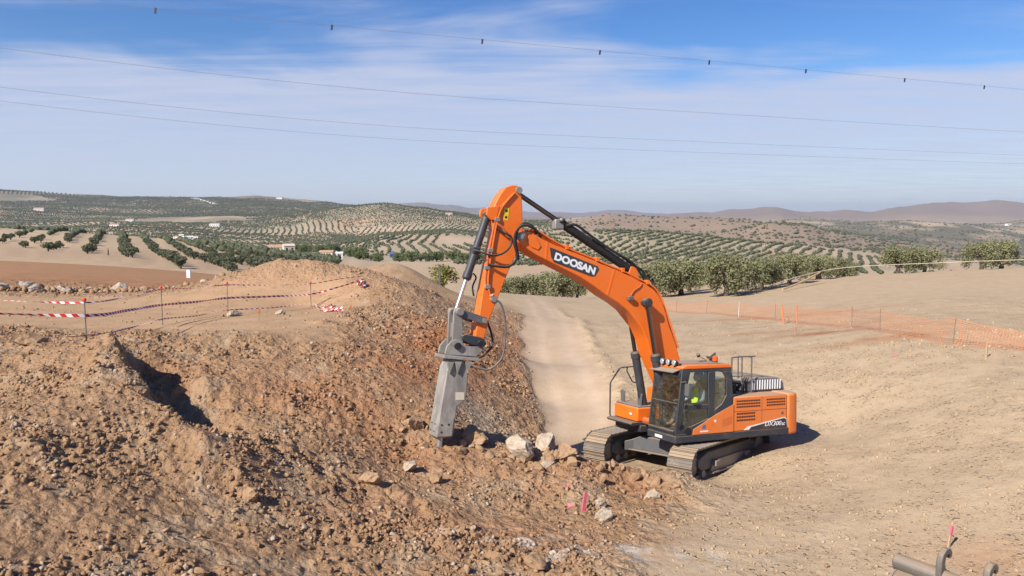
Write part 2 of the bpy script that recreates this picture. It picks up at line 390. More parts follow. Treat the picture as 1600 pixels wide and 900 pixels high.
RANGE_HEIGHT = {
    140: [-0.5, -0.5, -0.5, -0.5, -0.6, -0.7, -0.7, -1.0, -1.3, -1.5, -1.8, -2.4, -2.9, -3.5, -4.0, -4.6, -5.2, -5.8, -6.4, -6.7, -7.0, -7.3, -7.6, -7.7, -7.8, -7.8, -7.9, -7.7, -7.6, -7.4, -7.3, -7.0, -6.7, -6.5, -6.2, -5.7, -5.3, -4.8, -4.4, -4.1, -3.9, -3.6, -3.4, -3.4, -3.4],
    220: [-1.6, -1.6, -1.6, -1.7, -1.8, -2.0, -2.1, -2.5, -2.9, -3.3, -3.7, -4.5, -5.4, -6.2, -7.1, -8.0, -9.0, -9.9, -10.9, -11.4, -11.9, -12.3, -12.8, -12.9, -13.0, -13.1, -13.2, -13.2, -13.2, -13.2, -13.2, -13.2, -13.2, -13.2, -13.2, -12.8, -12.4, -12.0, -11.7, -11.4, -11.1, -10.8, -10.5, -10.5, -10.5],
    350: [1.5, 1.5, 1.5, 1.3, 1.1, 0.9, 0.6, 0.0, -0.6, -1.8, -3.0, -4.2, -6.0, -7.9, -9.7, -11.8, -13.6, -15.0, -16.4, -16.8, -17.3, -17.7, -18.2, -18.3, -18.5, -18.6, -18.8, -19.2, -19.5, -19.9, -20.3, -20.8, -21.2, -21.7, -22.1, -22.1, -22.1, -22.1, -22.1, -21.8, -21.5, -21.2, -20.9, -20.9, -20.9],
    500: [-7.8, -7.8, -7.8, -8.0, -8.2, -8.4, -8.6, -9.7, -10.8, -11.9, -13.0, -14.3, -15.6, -16.9, -18.2, -18.8, -19.5, -21.0, -22.5, -22.5, -22.5, -22.5, -22.5, -21.6, -20.8, -19.9, -19.0, -19.7, -20.3, -21.0, -21.6, -23.8, -26.0, -28.1, -30.3, -31.0, -31.6, -32.3, -32.9, -32.6, -32.3, -31.9, -31.6, -31.6, -31.6],
    680: [-13.1, -13.1, -13.1, -13.4, -13.7, -14.0, -14.3, -15.3, -16.3, -17.4, -18.4, -20.0, -21.6, -23.3, -24.9, -24.9, -24.9, -19.6, -17.0, -19.0, -20.8, -19.3, -16.1, -12.5, -9.0, -7.7, -8.8, -11.6, -14.3, -17.4, -20.6, -23.7, -29.4, -35.0, -39.0, -42.0, -44.9, -44.9, -44.9, -44.9, -44.9, -44.9, -44.9, -44.9, -44.9],
    950: [-14.5, -14.5, -14.5, -15.1, -15.7, -16.4, -17.0, -18.2, -19.5, -20.7, -21.9, -22.3, -22.7, -26.5, -30.2, -31.2, -32.2, -26.5, -16.2, -14.1, -14.5, -18.6, -22.7, -26.9, -31.0, -31.0, -31.0, -31.0, -31.0, -30.4, -29.9, -29.3, -34.3, -39.2, -44.2, -47.7, -51.2, -54.7, -58.2, -57.6, -56.9, -56.3, -55.7, -55.7, -55.7],
    1250: [-8.3, -8.3, -8.3, -9.4, -10.5, -11.6, -12.7, -13.7, -14.8, -15.9, -17.0, -19.7, -22.4, -25.1, -27.8, -27.8, -27.8, -27.8, -23.5, -18.1, -16.4, -20.5, -22.6, -24.1, -25.7, -25.7, -25.7, -25.7, -25.7, -17.5, -7.2, -12.2, -26.0, -37.8, -46.6, -55.3, -60.8, -65.5, -70.1, -69.6, -69.0, -68.5, -67.9, -67.9, -67.9],
    1800: [14.6, 14.6, 14.6, 12.2, 9.9, 7.5, 5.2, 2.9, 0.5, -1.8, -4.2, -5.3, -6.5, -7.7, -8.8, 3.6, 16.1, 24.8, 30.6, 25.0, 15.3, 4.4, -7.3, -7.3, -4.2, 3.6, 1.5, 1.9, 3.6, -0.3, -8.5, -23.1, -31.8, -39.1, -46.3, -54.1, -61.9, -69.7, -77.5, -76.7, -76.0, -75.2, -74.4, -74.4, -74.4],
    2500: [63.0, 63.0, 63.0, 59.7, 56.5, 53.2, 50.0, 44.6, 39.2, 33.7, 28.3, 27.8, 27.2, 26.7, 26.1, 17.5, 8.8, 5.6, 2.3, -5.3, -12.9, -20.5, -28.0, -32.4, -36.7, -41.1, -42.5, -43.9, -45.4, -47.6, -49.7, -38.9, -28.0, -21.5, -15.0, -23.7, -32.4, -45.4, -58.4, -58.4, -58.4, -58.4, -58.4, -58.4, -58.4],
    3300: [126.7, 126.7, 126.7, 124.5, 122.4, 120.2, 118.1, 107.4, 98.1, 90.4, 80.9, 79.0, 86.4, 85.1, 83.8, 73.7, 63.7, 43.1, 26.0, 9.4, -4.9, -19.3, -33.6, -20.7, -7.8, 0.8, -9.2, -19.3, -26.4, -33.6, -23.5, -13.5, -20.7, -27.8, -39.3, -50.7, -42.1, -33.6, -16.4, -17.8, -19.3, -20.7, -22.1, -22.1, -22.1],
    4600: [102.0, 102.0, 102.0, 102.0, 102.0, 102.0, 102.0, 92.0, 82.1, 72.1, 62.1, 59.1, 56.1, 53.1, 50.1, 39.2, 28.2, 17.2, 6.3, -2.7, -11.7, -20.7, -29.6, -29.6, -29.6, -29.6, -29.6, -37.6, -45.6, -46.6, -47.6, -48.6, -49.6, -48.2, -46.9, -45.6, -49.6, -53.6, -57.5, -57.5, -57.5, -57.5, -57.5, -57.5, -57.5],
    6500: [62.3, 62.3, 62.3, 60.0, 57.6, 55.3, 52.9, 50.6, 48.2, 45.9, 43.5, 41.2, 38.8, 36.5, 34.1, 23.8, 13.5, 3.1, -7.2, -17.5, -27.9, -29.3, -30.7, -32.1, -33.5, -19.4, -5.3, 17.2, 22.9, 51.0, 67.9, 28.5, 39.8, 17.2, 62.3, 96.1, 90.5, 118.7, 84.8, 107.4, 99.9, 92.4, 84.8, 84.8, 84.8],
    9000: [5.5, 5.5, 5.5, 5.5, 5.5, 5.5, 5.5, 5.5, 5.5, 5.5, 5.5, 5.5, 5.5, 5.5, 5.5, 5.5, 5.5, 1.6, -2.3, -6.2, -10.1, -17.9, -25.7, -33.5, -41.3, -41.3, -41.3, -37.4, -33.5, -29.6, -25.7, -23.1, -20.5, -17.9, -15.3, -12.7, -10.1, -10.1, -10.1, -10.1, -10.1, -10.1, -10.1, -10.1, -10.1],
    12500: [113.3, 113.3, 113.3, 115.1, 116.9, 118.7, 120.5, 122.3, 124.1, 125.9, 127.7, 129.5, 131.4, 133.2, 135.0, 145.8, 156.6, 167.5, 178.3, 196.4, 178.3, 124.1, 73.5, 55.5, 37.4, 55.5, 39.8, 15.7, 12.1, 8.5, 4.9, 4.9, 4.9, 4.9, 4.9, 4.9, 4.9, 4.9, 4.9, 4.9, 4.9, 4.9, 4.9, 4.9, 4.9],
    17000: [-54.8, -54.8, -54.8, -54.8, -54.8, -54.8, -54.8, -54.8, -54.8, -54.8, -54.8, -54.8, -54.8, -54.8, -54.8, -54.8, -54.8, -54.8, -54.8, -54.8, -54.8, -54.8, -54.8, -54.8, -54.8, -54.8, -54.8, -54.8, -54.8, -54.8, -54.8, -54.8, -54.8, -54.8, -54.8, -54.8, -54.8, -54.8, -54.8, -54.8, -54.8, -54.8, -54.8, -54.8, -54.8],
}


def smooth(a, b, x):
    t = np.clip((x - a) / (b - a), 0, 1)
    return t * t * (3 - 2 * t)

def hash2(ix, iy, seed):
    h = (ix.astype(np.int64) * 374761393 + iy.astype(np.int64) * 668265263 + seed * 2147483647) & 0xFFFFFFFF
    h = ((h ^ (h >> 13)) * 1274126177) & 0xFFFFFFFF
    h = ((h ^ (h >> 16)) * 2246822519) & 0xFFFFFFFF
    return (h ^ (h >> 15)) & 0xFFFFFFFF

def perlin(x, y, seed=0):
    ix, iy = np.floor(x), np.floor(y)
    fx, fy = x - ix, y - iy
    def g(dx, dy):
        a = hash2(ix + dx, iy + dy, seed) / 4294967296.0 * 2 * np.pi
        return np.cos(a) * (fx - dx) + np.sin(a) * (fy - dy)
    u, v = fx * fx * fx * (fx * (fx * 6 - 15) + 10), fy * fy * fy * (fy * (fy * 6 - 15) + 10)
    a = g(0, 0) * (1 - u) + g(1, 0) * u
    b = g(0, 1) * (1 - u) + g(1, 1) * u
    return (a * (1 - v) + b * v) * 1.5

def fbm(x, y, octv=4, seed=0, gain=0.5):
    s, a = 0.0, 1.0
    for o in range(octv):
        s = s + a * perlin(x * 2 ** o + 17.3 * o, y * 2 ** o - 9.1 * o, seed + o)
        a *= gain
    return s

def cells(x, y, seed=0):
    """distance to the nearest of one random point per unit cell, and that point's own random number"""
    ix, iy = np.floor(x), np.floor(y)
    best = np.full(x.shape, 9.0)
    idn = np.zeros(x.shape)
    for dx in (-1, 0, 1):
        for dy in (-1, 0, 1):
            h = hash2(ix + dx, iy + dy, seed)
            qx, qy = ix + dx + (h & 0xFFFF) / 65536.0, iy + dy + ((h >> 16) & 0xFFFF) / 65536.0
            d = np.hypot(qx - x, qy - y)
            m = d < best
            best = np.where(m, d, best)
            idn = np.where(m, (hash2(ix + dx, iy + dy, seed + 5) & 0xFFFF) / 65536.0, idn)
    return best, idn

CT = np.array(CTRL)
def warp(x, y): return np.stack([x / (y + 3.0), np.log(y + 3.0)], -1)
def _fit():
    p = warp(CT[:, 0], CT[:, 1])
    d2 = ((p[:, None] - p[None]) ** 2).sum(-1)
    K = np.where(d2 > 0, 0.5 * d2 * np.log(np.maximum(d2, 1e-12)), 0) + np.eye(len(p)) * 0.00025
    A = np.zeros((len(p) + 3,) * 2)
    A[:-3, :-3] = K; A[:-3, -3] = A[-3, :-3] = 1; A[:-3, -2:] = p; A[-2:, :-3] = p.T
    return p, np.linalg.solve(A, np.concatenate([CT[:, 2], [0, 0, 0]]))
TP, TW = _fit()
def survey(x, y):
    q = warp(x, np.maximum(y, 5.0))
    z = TW[-3] + q[..., 0] * TW[-2] + q[..., 1] * TW[-1]
    for i in range(len(TP)):
        d2 = (q[..., 0] - TP[i, 0]) ** 2 + (q[..., 1] - TP[i, 1]) ** 2
        z = z + TW[i] * 0.5 * d2 * np.log(np.maximum(d2, 1e-12))
    return z

RB = np.array(RANGE_BEARING)
RY = np.array(sorted(RANGE_HEIGHT))
RH = np.array([RANGE_HEIGHT[k] for k in RY])
def hills(x, y):
    """landscape beyond the site: monotone cubic through the ranges' heights along each bearing"""
    yy = np.clip(y, RY[0], RY[-1] - 1)
    b = np.clip(x / np.maximum(y, 1.0), RB[0], RB[-1] - 1e-6)
    fi = (b - RB[0]) / (RB[1] - RB[0])
    j = np.clip(fi.astype(int), 0, len(RB) - 2)
    u = fi - j
    u = u * u * (3 - 2 * u)
    L = np.log(RY)
    k = np.clip(np.searchsorted(RY, yy, side='right') - 1, 0, len(RY) - 2)
    def H(kk): return RH[kk, j] * (1 - u) + RH[kk, j + 1] * u
    def slope(kk):
        a, c = np.maximum(kk - 1, 0), np.minimum(kk + 1, len(RY) - 1)
        s0 = (H(kk) - H(a)) / np.maximum(L[kk] - L[a], 1e-6)
        s1 = (H(c) - H(kk)) / np.maximum(L[c] - L[kk], 1e-6)
        ok = (s0 * s1 > 0) & (kk > 0) & (kk < len(RY) - 1)
        return np.where(ok, 2 * s0 * s1 / np.where(ok, s0 + s1, 1), 0)
    h = L[k + 1] - L[k]
    t = (np.log(yy) - L[k]) / h
    z = (2 * t ** 3 - 3 * t ** 2 + 1) * H(k) + (t ** 3 - 2 * t ** 2 + t) * h * slope(k) + (-2 * t ** 3 + 3 * t ** 2) * H(k + 1) + (t ** 3 - t ** 2) * h * slope(k + 1)
    z = z + fbm(x / 420.0, y / 420.0, 4, 40) * np.clip((y - 500) / 1500, 0, 1) * 9.0 + fbm(x / 90.0, y / 90.0, 3, 44) * np.clip((y - 150) / 600, 0, 1) * 1.4
    z = z + fbm(x / 1100.0, y / 1100.0, 5, 48) * np.clip((y - 4600) / 1500, 0, 1) * 34.0
    return z

def polyx(y, pts): return np.interp(y, [p[0] for p in pts], [p[1] for p in pts])
ROAD_L = [(18, 2.6), (20, 1.2), (22, 0.95), (26, 0.8), (33, 0.6), (50, 0.65), (58, 1.0), (70, 0.5)]
ROAD_R = [(18, 2.8), (20, 3.2), (23, 3.5), (33, 3.6), (48, 3.7), (58, 3.3), (70, 2.4)]
EDGE = [(0, 1.0), (9, 1.2), (12, 2.0), (15, 3.5), (16.5, 4.4), (17.8, 4.7), (18.6, 3.0), (20, 1.7), (22, 0.9), (33, 0.6), (50, 0.6), (70, -2), (200, -10)]
def zones(x, y):
    """how churned-up the ground is, and masks for the haul road, the pit's spoil and the pale right bank"""
    wob = fbm(x / 1.7, y / 1.7, 3, 3) * 0.7
    spoil = smooth(0.9, -0.9, x - polyx(y, EDGE) + wob) * smooth(62, 46, y)
    track = smooth(20.0, 22.5, y) * smooth(-0.35, 0.25, x - polyx(y, ROAD_L) + wob * 0.25) * smooth(0.5, -0.3, x - polyx(y, ROAD_R) + wob * 0.3) * smooth(75, 58, y)
    lane = smooth(20.5, 22.5, y + x * 0.05) * smooth(37, 34, y) * smooth(-5.2, -7.2, x + 0.12 * (y - 26) + wob) # levelled track beyond the tape
    far = smooth(40, 60, y)
    rough = 0.40 + 0.60 * spoil
    rough = rough * (0.66 + 0.34 * smooth(-0.35, 0.35, fbm(x / 3.4, y / 2.2, 3, 51)))
    rough = rough * (1 - 0.9 * track) * (1 - 0.8 * lane) * (1 - 0.75 * far)
    return np.clip(rough, 0.03, 1), track, spoil, lane

def detail(x, y, rough):
    z = (0.10 + 0.90 * smooth(0.3, 0.7, rough)) * rough * (0.13 * fbm(x / 2.3, y / 2.3, 3, 20) + 0.05 * fbm(x / 0.7, y / 0.7, 3, 23))
    for sc, amp, sd in ((0.85, 0.06, 59), (0.45, 0.065, 61), (0.24, 0.085, 67), (0.13, 0.06, 71)):
        d, r = cells(x / sc + 0.35 * perlin(x / sc, y / sc, 5), y / sc, sd)
        z = z + amp * rough ** 1.7 * np.clip(0.75 - d, 0, 1) * (r > 0.35) * (0.4 + r)
    # grooves left by bucket teeth and tracks on the spoil
    g = np.sin((x * 0.86 + y * 0.5 + 0.5 * perlin(x / 2, y / 2, 9)) * 2 * np.pi / 0.55)
    z = z + 0.028 * g * smooth(0.12, 0.5, perlin(x / 3.1, y / 3.1, 31)) * smooth(0.5, 1.0, rough)
    return z

RIDGE = np.array([(-9.6, 17.6), (-9.1, 16.6), (-7.7, 14.8), (-6.5, 13.75), (-6.0, 13.4)])
BANK = np.array([(-9.4, 19.2), (-7.6, 19.4), (-6.2, 20.2), (-5.0, 21.0), (-4.2, 23.0), (-3.2, 26.0)])
def scarp(x, y, line, depth, run):
    """steep little drop on the far right side of a crest line"""
    best, sg, along = np.full(x.shape, 1e9), np.zeros(x.shape), np.zeros(x.shape)
    n = len(line) - 1
    for i in range(n):
        a, d = line[i], line[i + 1] - line[i]
        L2 = (d ** 2).sum()
        t = np.clip(((x - a[0]) * d[0] + (y - a[1]) * d[1]) / L2, 0, 1)
        dx, dy = x - a[0] - t * d[0], y - a[1] - t * d[1]
        r = np.hypot(dx, dy)
        m = r < best
        best = np.where(m, r, best)
        sg = np.where(m, np.sign(d[0] * dy - d[1] * dx), sg)
        along = np.where(m, (i + t) / n, along)
    s = best * sg + 0.22 * fbm(x / 0.8, y / 0.8, 3, 211)
    ends = smooth(0.0, 0.12, along) * smooth(1.0, 0.5, along)
    return -depth * smooth(0.0, 0.30 * run, s) * smooth(2.2 * run, 0.5 * run, s) * ends + 0.10 * np.exp(-(s / 0.35) ** 2) * ends

def base_height(x, y):
    near = survey(x, y)
    near = near + np.where((y > 11) & (y < 30), scarp(x, y, RIDGE, 0.80, 0.95) + scarp(x, y, BANK, 0.40, 0.8), 0.0)
    bank = 5.35 - np.maximum(y - 2.0, 0) * 0.56
    s = smooth(3.0, 9.0, y)
    near = bank * (1 - s) + near * s
    wv = smooth(95, 140, y)
    return near * (1 - wv) + hills(x, np.maximum(y, 140.0)) * wv

def road_shape(x, y):
    """wheel ruts in the haul road and the low windrow of spoil along its right side"""
    xl, xr = polyx(y, ROAD_L), polyx(y, ROAD_R)
    q = (x - xl) / np.maximum(xr - xl, 0.5)
    on = smooth(21, 24, y) * smooth(62, 52, y)
    ruts = np.exp(-((q - 0.26) / 0.10) ** 2) + np.exp(-((q - 0.74) / 0.11) ** 2)
    row = np.exp(-((x - xr - 0.35 - 0.2 * perlin(y / 1.5, y * 0, 301)) / 0.33) ** 2)
    return on * (-0.018 * ruts + 0.16 * row * (0.7 + 0.6 * perlin(x / 0.6, y / 0.6, 305)))

def ground_z(x, y):
    x, y = np.atleast_1d(np.asarray(x, float)), np.atleast_1d(np.asarray(y, float))
    r, _, _, _ = zones(x, y)
    return base_height(x, y) + detail(x, y, r * smooth(70, 40, y)) + road_shape(x, y)

def gz(x, y): return float(ground_z(x, y)[0])

def lerp(c, d, k): return c + (np.array(d) - c) * k[:, None]
REDS = [(-2.4, 24.5, 1.6, 4.5, 0.85), (-3.4, 21.3, 1.3, 1.8, 0.6), (-4.2, 17.6, 2.6, 0.9, 0.36), (-7.0, 17.2, 2.0, 0.9, 0.25), (-0.6, 33, 1.2, 7, 0.6), (-11.3, 34.5, 3.2, 2.2, 0.45),
        (14.5, 33.5, 3.0, 0.7, 0.6), (17.0, 46.0, 7.0, 1.2, 0.4), (12.8, 36.2, 2.5, 0.6, 0.5), (15.0, 29.5, 2.5, 0.7, 0.5), (-1.2, 16.4, 2.2, 0.6, 0.35), (2.4, 17.0, 1.4, 0.7, 0.4), (-1.5, 13.3, 3.0, 0.9, 0.25), (8.3, 12.2, 0.9, 0.9, 0.3)]
def soil_color(x, y):
    n = len(x)
    rough, track, spoil, lane = zones(x, y)
    wob = fbm(x / 3.0, y / 3.0, 4, 81)
    c = np.tile(np.array([0.50, 0.37, 0.235]), (n, 1))                      # pale dry bank
    c = lerp(c, (0.388, 0.238, 0.133), spoil)                               # freshly dug brown spoil
    c = lerp(c, (0.46, 0.345, 0.23), smooth(0.15, 0.6, fbm(x / 1.1, y / 1.1, 4, 85)) * 0.5 * spoil)
    grey = np.exp(-(((x + 0.9) / 0.9) ** 2 + ((y - 20.0) / 1.6) ** 2))
    c = lerp(c, (0.44, 0.36, 0.25), np.clip(grey * 0.9, 0, 1))
    chalk = np.exp(-(((x - 1.2) / 2.4) ** 2 + ((y - 12.9) / 0.5) ** 2)) * smooth(-0.1, 0.5, fbm(x / 0.5, y / 0.5, 3, 89))
    c = lerp(c, (0.66, 0.60, 0.52), np.clip(chalk * 0.9, 0, 1))
    for rx, ry, sx, sy, k in REDS:
        m = np.exp(-(((x - rx) / sx) ** 2 + ((y - ry) / sy) ** 2)) * k * np.clip(1 + 0.9 * wob, 0, 1.6)
        c = lerp(c, (0.385, 0.165, 0.075), np.clip(m, 0, 0.95))
    lane_q = (x - polyx(y, ROAD_L)) / np.maximum(polyx(y, ROAD_R) - polyx(y, ROAD_L), 0.5) + 0.05 * wob
    ruts = np.exp(-((lane_q - 0.26) / 0.11) ** 2) + np.exp(-((lane_q - 0.74) / 0.12) ** 2)
    c = lerp(c, (0.53, 0.39, 0.26), track * 0.95)
    c = lerp(c, (0.60, 0.45, 0.315), track * np.clip(ruts, 0, 1) * 0.7)
    c = lerp(c, (0.50, 0.325, 0.185), lane * 0.8)
    heap = np.exp(-(((x + 9.6) / 5.5) ** 2 + ((y - 38.5) / 5.0) ** 2))
    c = lerp(c, (0.43, 0.268, 0.155), np.clip(heap * 1.2, 0, 0.85))
    b = x / np.maximum(y, 1)
    fieldr = smooth(75, 45, y + 0 * x) * 0 + smooth(40, 48, y) * smooth(125, 100, y) * smooth(-0.17, -0.27, b)
    c = lerp(c, (0.36, 0.185, 0.09), fieldr * 0.9)                          # red ploughed strip on the left
    c = lerp(c, (0.46, 0.325, 0.205), smooth(120, 140, y) * smooth(260, 200, y) * smooth(-0.1, -0.2, b))
    # ---- open country
    f = smooth(250, 480, y)
    patch = fbm(x / 230.0, y / 230.0, 4, 95)
    land = np.tile(np.array([0.50, 0.38, 0.255]), (n, 1))
    land = lerp(land, (0.40, 0.335, 0.215), smooth(-0.2, 0.5, patch))
    land = lerp(land, (0.25, 0.215, 0.15), smooth(1300, 2000, y) * smooth(0.02, -0.15, b) * smooth(-0.7, 0.0, patch + 0.15) * 0.9)
    land = lerp(land, (0.50, 0.33, 0.21), smooth(0.35, 0.75, fbm(x / 130.0, y / 130.0, 3, 99)))
    brown = smooth(0.04, 0.12, b) * smooth(850, 1000, y) * smooth(2300, 1900, y)
    land = lerp(land, (0.32, 0.235, 0.165), brown)
    scrub = smooth(0.28, 0.42, b + 0.1 * patch) * smooth(1350, 1600, y) * smooth(5200, 4200, y)
    land = lerp(land, (0.17, 0.155, 0.105), scrub * smooth(-0.6, 0.15, fbm(x / 160.0, y / 160.0, 4, 103)))
    land = lerp(land, (0.27, 0.205, 0.16), smooth(4300, 5600, y))
    land = lerp(land, (0.135, 0.135, 0.09), smooth(2100, 2700, y) * smooth(0.05, -0.1, b) * smooth(-0.35, 0.1, patch) * 0.45)
    return c * (1 - f[:, None]) + land * f[:, None]

def make_ground():
    cols, rows_far = 740, 220
    t = np.linspace(-0.83, 0.83, cols)
    yn = np.concatenate([np.linspace(-4, 6.5, 25), np.linspace(6.7, 8.4, 20), np.exp(np.linspace(math.log(8.45), math.log(27.0), 430)), np.exp(np.linspace(math.log(27.2), math.log(150.0), 240))])
    yf = np.exp(np.linspace(math.log(151.5), math.log(16800.0), rows_far))
    ys = np.concatenate([yn, yf])
    Y, T = np.meshgrid(ys, t, indexing='ij')
    X = T * (np.maximum(Y, -1.0) + 3.0)
    x, y = X.ravel(), Y.ravel()
    z = ground_z(x, y)
    nr = len(ys)
    idx = np.arange(nr * cols).reshape(nr, cols)
    q = np.stack([idx[:-1, :-1].ravel(), idx[:-1, 1:].ravel(), idx[1:, 1:].ravel(), idx[1:, :-1].ravel()], 1)
    o = np_mesh('ground', np.stack([x, y, z], 1), q, M['soil'], soil_color(x, y), smooth=True, alpha=np.where(y < 140, np.clip(0.12 + zones(x, y)[0], 0, 1), 0.25))
    tag(o, 'excavated brown soil, haul road and dry olive country to the hills', None, None, 'structure')
    return o
GROUND = make_ground()

# ------------------------------------------------------------------ stones
def rock_mesh(name, seed, sub=2, rough=0.42, flat=1.0, cuts=12):
    """angular boulder: a ball cut by random planes, then roughened"""
    rnd = np.random.default_rng(seed)
    bm = bmesh.new()
    bmesh.ops.create_icosphere(bm, subdivisions=sub, radius=1.0)
    v = np.array([p.co[:] for p in bm.verts])
    for _ in range(cuts):
        n = rnd.normal(size=3); n /= np.linalg.norm(n)
        lim = rnd.uniform(0.42, 0.72)
        d = v @ n
        v = v - np.outer(np.maximum(d - lim, 0), n)
    v *= 1 + rough * 0.35 * (perlin(v[:, 0] * 2.1 + seed, v[:, 1] * 2.1 + v[:, 2] * 1.7, seed) + 0.55 * perlin(v[:, 2] * 4.3, v[:, 0] * 4.1 + v[:, 1] * 3.1, seed + 3) + 0.35 * perlin(v[:, 1] * 9.1 + v[:, 2] * 5.3, v[:, 0] * 8.3 - v[:, 2] * 6.1, seed + 6))[:, None]
    v *= np.array([1.0, rnd.uniform(0.7, 1.0), flat * rnd.uniform(0.6, 0.85)])
    for p, c in zip(bm.verts, v): p.co = c
    me = bpy.data.meshes.new(name)
    bm.to_mesh(me); bm.free()
    return me

def put_rock(name, me, mat, x, y, size, rot, sink=0.35, dz=None):
    o = bpy.data.objects.new(name, me)
    COL.objects.link(o)
    if not me.materials: me.materials.append(mat)
    o.scale = (size, size, size)
    o.rotation_euler = rot
    o.location = (x, y, (gz(x, y) if dz is None else dz) + size * (0.62 - sink))
    return o

# boulders that one can tell apart: x, y, half-size, material, rotation, label
BOULDERS = [
    (0.22, 17.35, 0.50, 'limestone', (0.5, 0.3, 0.4), 'large pale limestone boulder right of the breaker chisel'),
    (0.78, 18.05, 0.42, 'limestone', (0.2, -0.3, 1.4), 'white pointed boulder at the foot of the haul road'),
    (1.28, 17.45, 0.36, 'clod', (0.1, 0.5, 2.2), 'brown boulder in front of the far track'),
    (0.82, 17.05, 0.22, 'limestone', (0.7, 0.1, 0.2), 'small pale block wedged between the boulders beside the chisel'),
    (0.62, 16.75, 0.17, 'clod', (0.2, 0.9, 0.9), 'small orange brown block below the white boulders'),
    (-0.95, 17.75, 0.40, 'clod', (0.3, 0.2, 2.9), 'brown slab leaning behind the breaker chisel'),
    (-2.35, 17.6, 0.34, 'clod', (0.5, 0.6, 0.3), 'reddish slab lying just left of the breaker chisel'),
    (-1.65, 15.55, 0.22, 'clod', (0.1, 0.2, 1.0), 'round brown stone below the chisel in the pit'),
    (-2.3, 15.9, 0.22, 'limestone', (0.4, 0.2, 2.0), 'pale flat stone just below the whitened patch'),
    (1.85, 14.6, 0.24, 'limestone', (0.2, 0.1, 0.6), 'pale stone right of the pink spray marks'),
    (1.9, 15.2, 0.15, 'limestone', (0.8, 0.1, 1.6), 'small white stone above the pale stone in the pit'),
    (3.2, 16.2, 0.20, 'limestone', (0.5, 0.4, 2.6), 'pale stone in the rubble before the undercarriage'),
    (-11.3, 17.1, 0.33, 'clod', (0.1, 0.1, 0.2), 'large brown rock under the lowest tape by the left edge'),
    (-10.4, 27.4, 0.30, 'limestone', (0.3, 0.2, 1.2), 'pale rock at the foot of the third tape post'),
    (-8.9, 28.3, 0.26, 'limestone', (0.1, 0.5, 2.1), 'pale rock between the third tape post and the orange stake'),
    (-4.4, 12.0, 0.17, 'clod', (0.2, 0.4, 0.6), 'dark edged brown rock in the lower foreground slope'),
    (-2.2, 13.2, 0.20, 'clod', (0.6, 0.1, 1.9), 'brown stone in the lower middle rubble'),
    (0.45, 11.9, 0.26, 'clod', (0.1, 0.3, 0.9), 'brown clod with a black shadow at the bottom edge'),
    (-2.9, 14.4, 0.24, 'clod', (0.4, 0.7, 2.4), 'long brown stone in the middle of the churned slope'),
]
for i, (x, y, s, mt, rot, lab) in enumerate(BOULDERS):
    tag(put_rock('boulder', rock_mesh('boulder', 100 + i, 4), M[mt], x, y, s * 1.12, rot, 0.40), lab, 'boulder', 'boulders lying about the pit')

ORDINAL = ['first', 'second', 'third', 'fourth', 'fifth', 'sixth', 'seventh', 'eighth', 'ninth', 'tenth', 'eleventh', 'twelfth', 'thirteenth', 'fourteenth', 'fifteenth', 'sixteenth', 'seventeenth', 'eighteenth']
ROW = [(-26.9, 38.5, 0.9, 'greyrock'), (-25.9, 39.4, 1.0, 'greyrock'), (-25.0, 38.6, 0.8, 'greyrock'), (-24.3, 39.6, 0.75, 'limestone'), (-22.9, 40.0, 0.7, 'limestone'),
       (-23.4, 38.6, 0.55, 'greyrock'), (-21.6, 39.8, 0.62, 'limestone'), (-21.9, 40.9, 1.0, 'limestone'), (-20.9, 39.2, 0.5, 'clod'), (-20.4, 40.6, 0.7, 'clod'), (-18.6, 41.0, 0.6, 'clod'),
       (-17.3, 41.0, 0.8, 'limestone'), (-16.6, 41.2, 0.6, 'clod'), (-15.6, 41.5, 0.5, 'clod'), (-14.9, 41.3, 0.42, 'clod'), (-27.9, 38.0, 0.8, 'greyrock'), (-28.8, 39.0, 1.0, 'greyrock'),
       (-13.6, 42.0, 0.5, 'greyrock'), (-12.9, 42.4, 0.6, 'greyrock'), (-19.6, 41.2, 0.5, 'clod')]
variants = [rock_mesh('row_rock', 200 + k, 3) for k in range(10)]
seen = {}
for i, (x, y, s, mt) in enumerate(ROW):
    key = (i % 5, mt)
    if key not in seen:
        me = variants[i % 5 if mt != 'clod' else 5 + i % 5].copy(); me.materials.clear(); me.materials.append(M[mt]); seen[key] = me
    word = {'greyrock': 'grey layered rock', 'limestone': 'pale tan rock', 'clod': 'brown rock'}[mt]
    rank = sorted(q[0] / q[1] for q in ROW if q[3] == mt).index(x / y)
    word += ' in the row beyond the tape, %s such from the left' % ORDINAL[rank]
    tag(put_rock('rock', seen[key], M[mt], x, y, s * (0.62 if mt != 'limestone' else 0.5), (RNG.uniform(-.4, .4), RNG.uniform(-.4, .4), RNG.uniform(0, 6)), 0.35), word, 'rock', word.split(' in ')[0] + 's in the row')

# loose clods: the largest as single things, the rest as one mass
def scatter(n, ymin, ymax, pw):
    out = []
    while len(out) < n:
        m = n * 3
        y = ymin * (ymax / ymin) ** RNG.random(m)
        x = RNG.uniform(-0.78, 0.78, m) * (y + 2)
        r, tr, sp, ln = zones(x, y)
        clump = np.clip(0.55 + 0.9 * fbm(x / 1.9, y / 1.9, 3, 133), 0.05, 1)
        keep = RNG.random(m) < r ** pw * clump
        out += list(zip(x[keep], y[keep]))
    return np.array(out[:n])

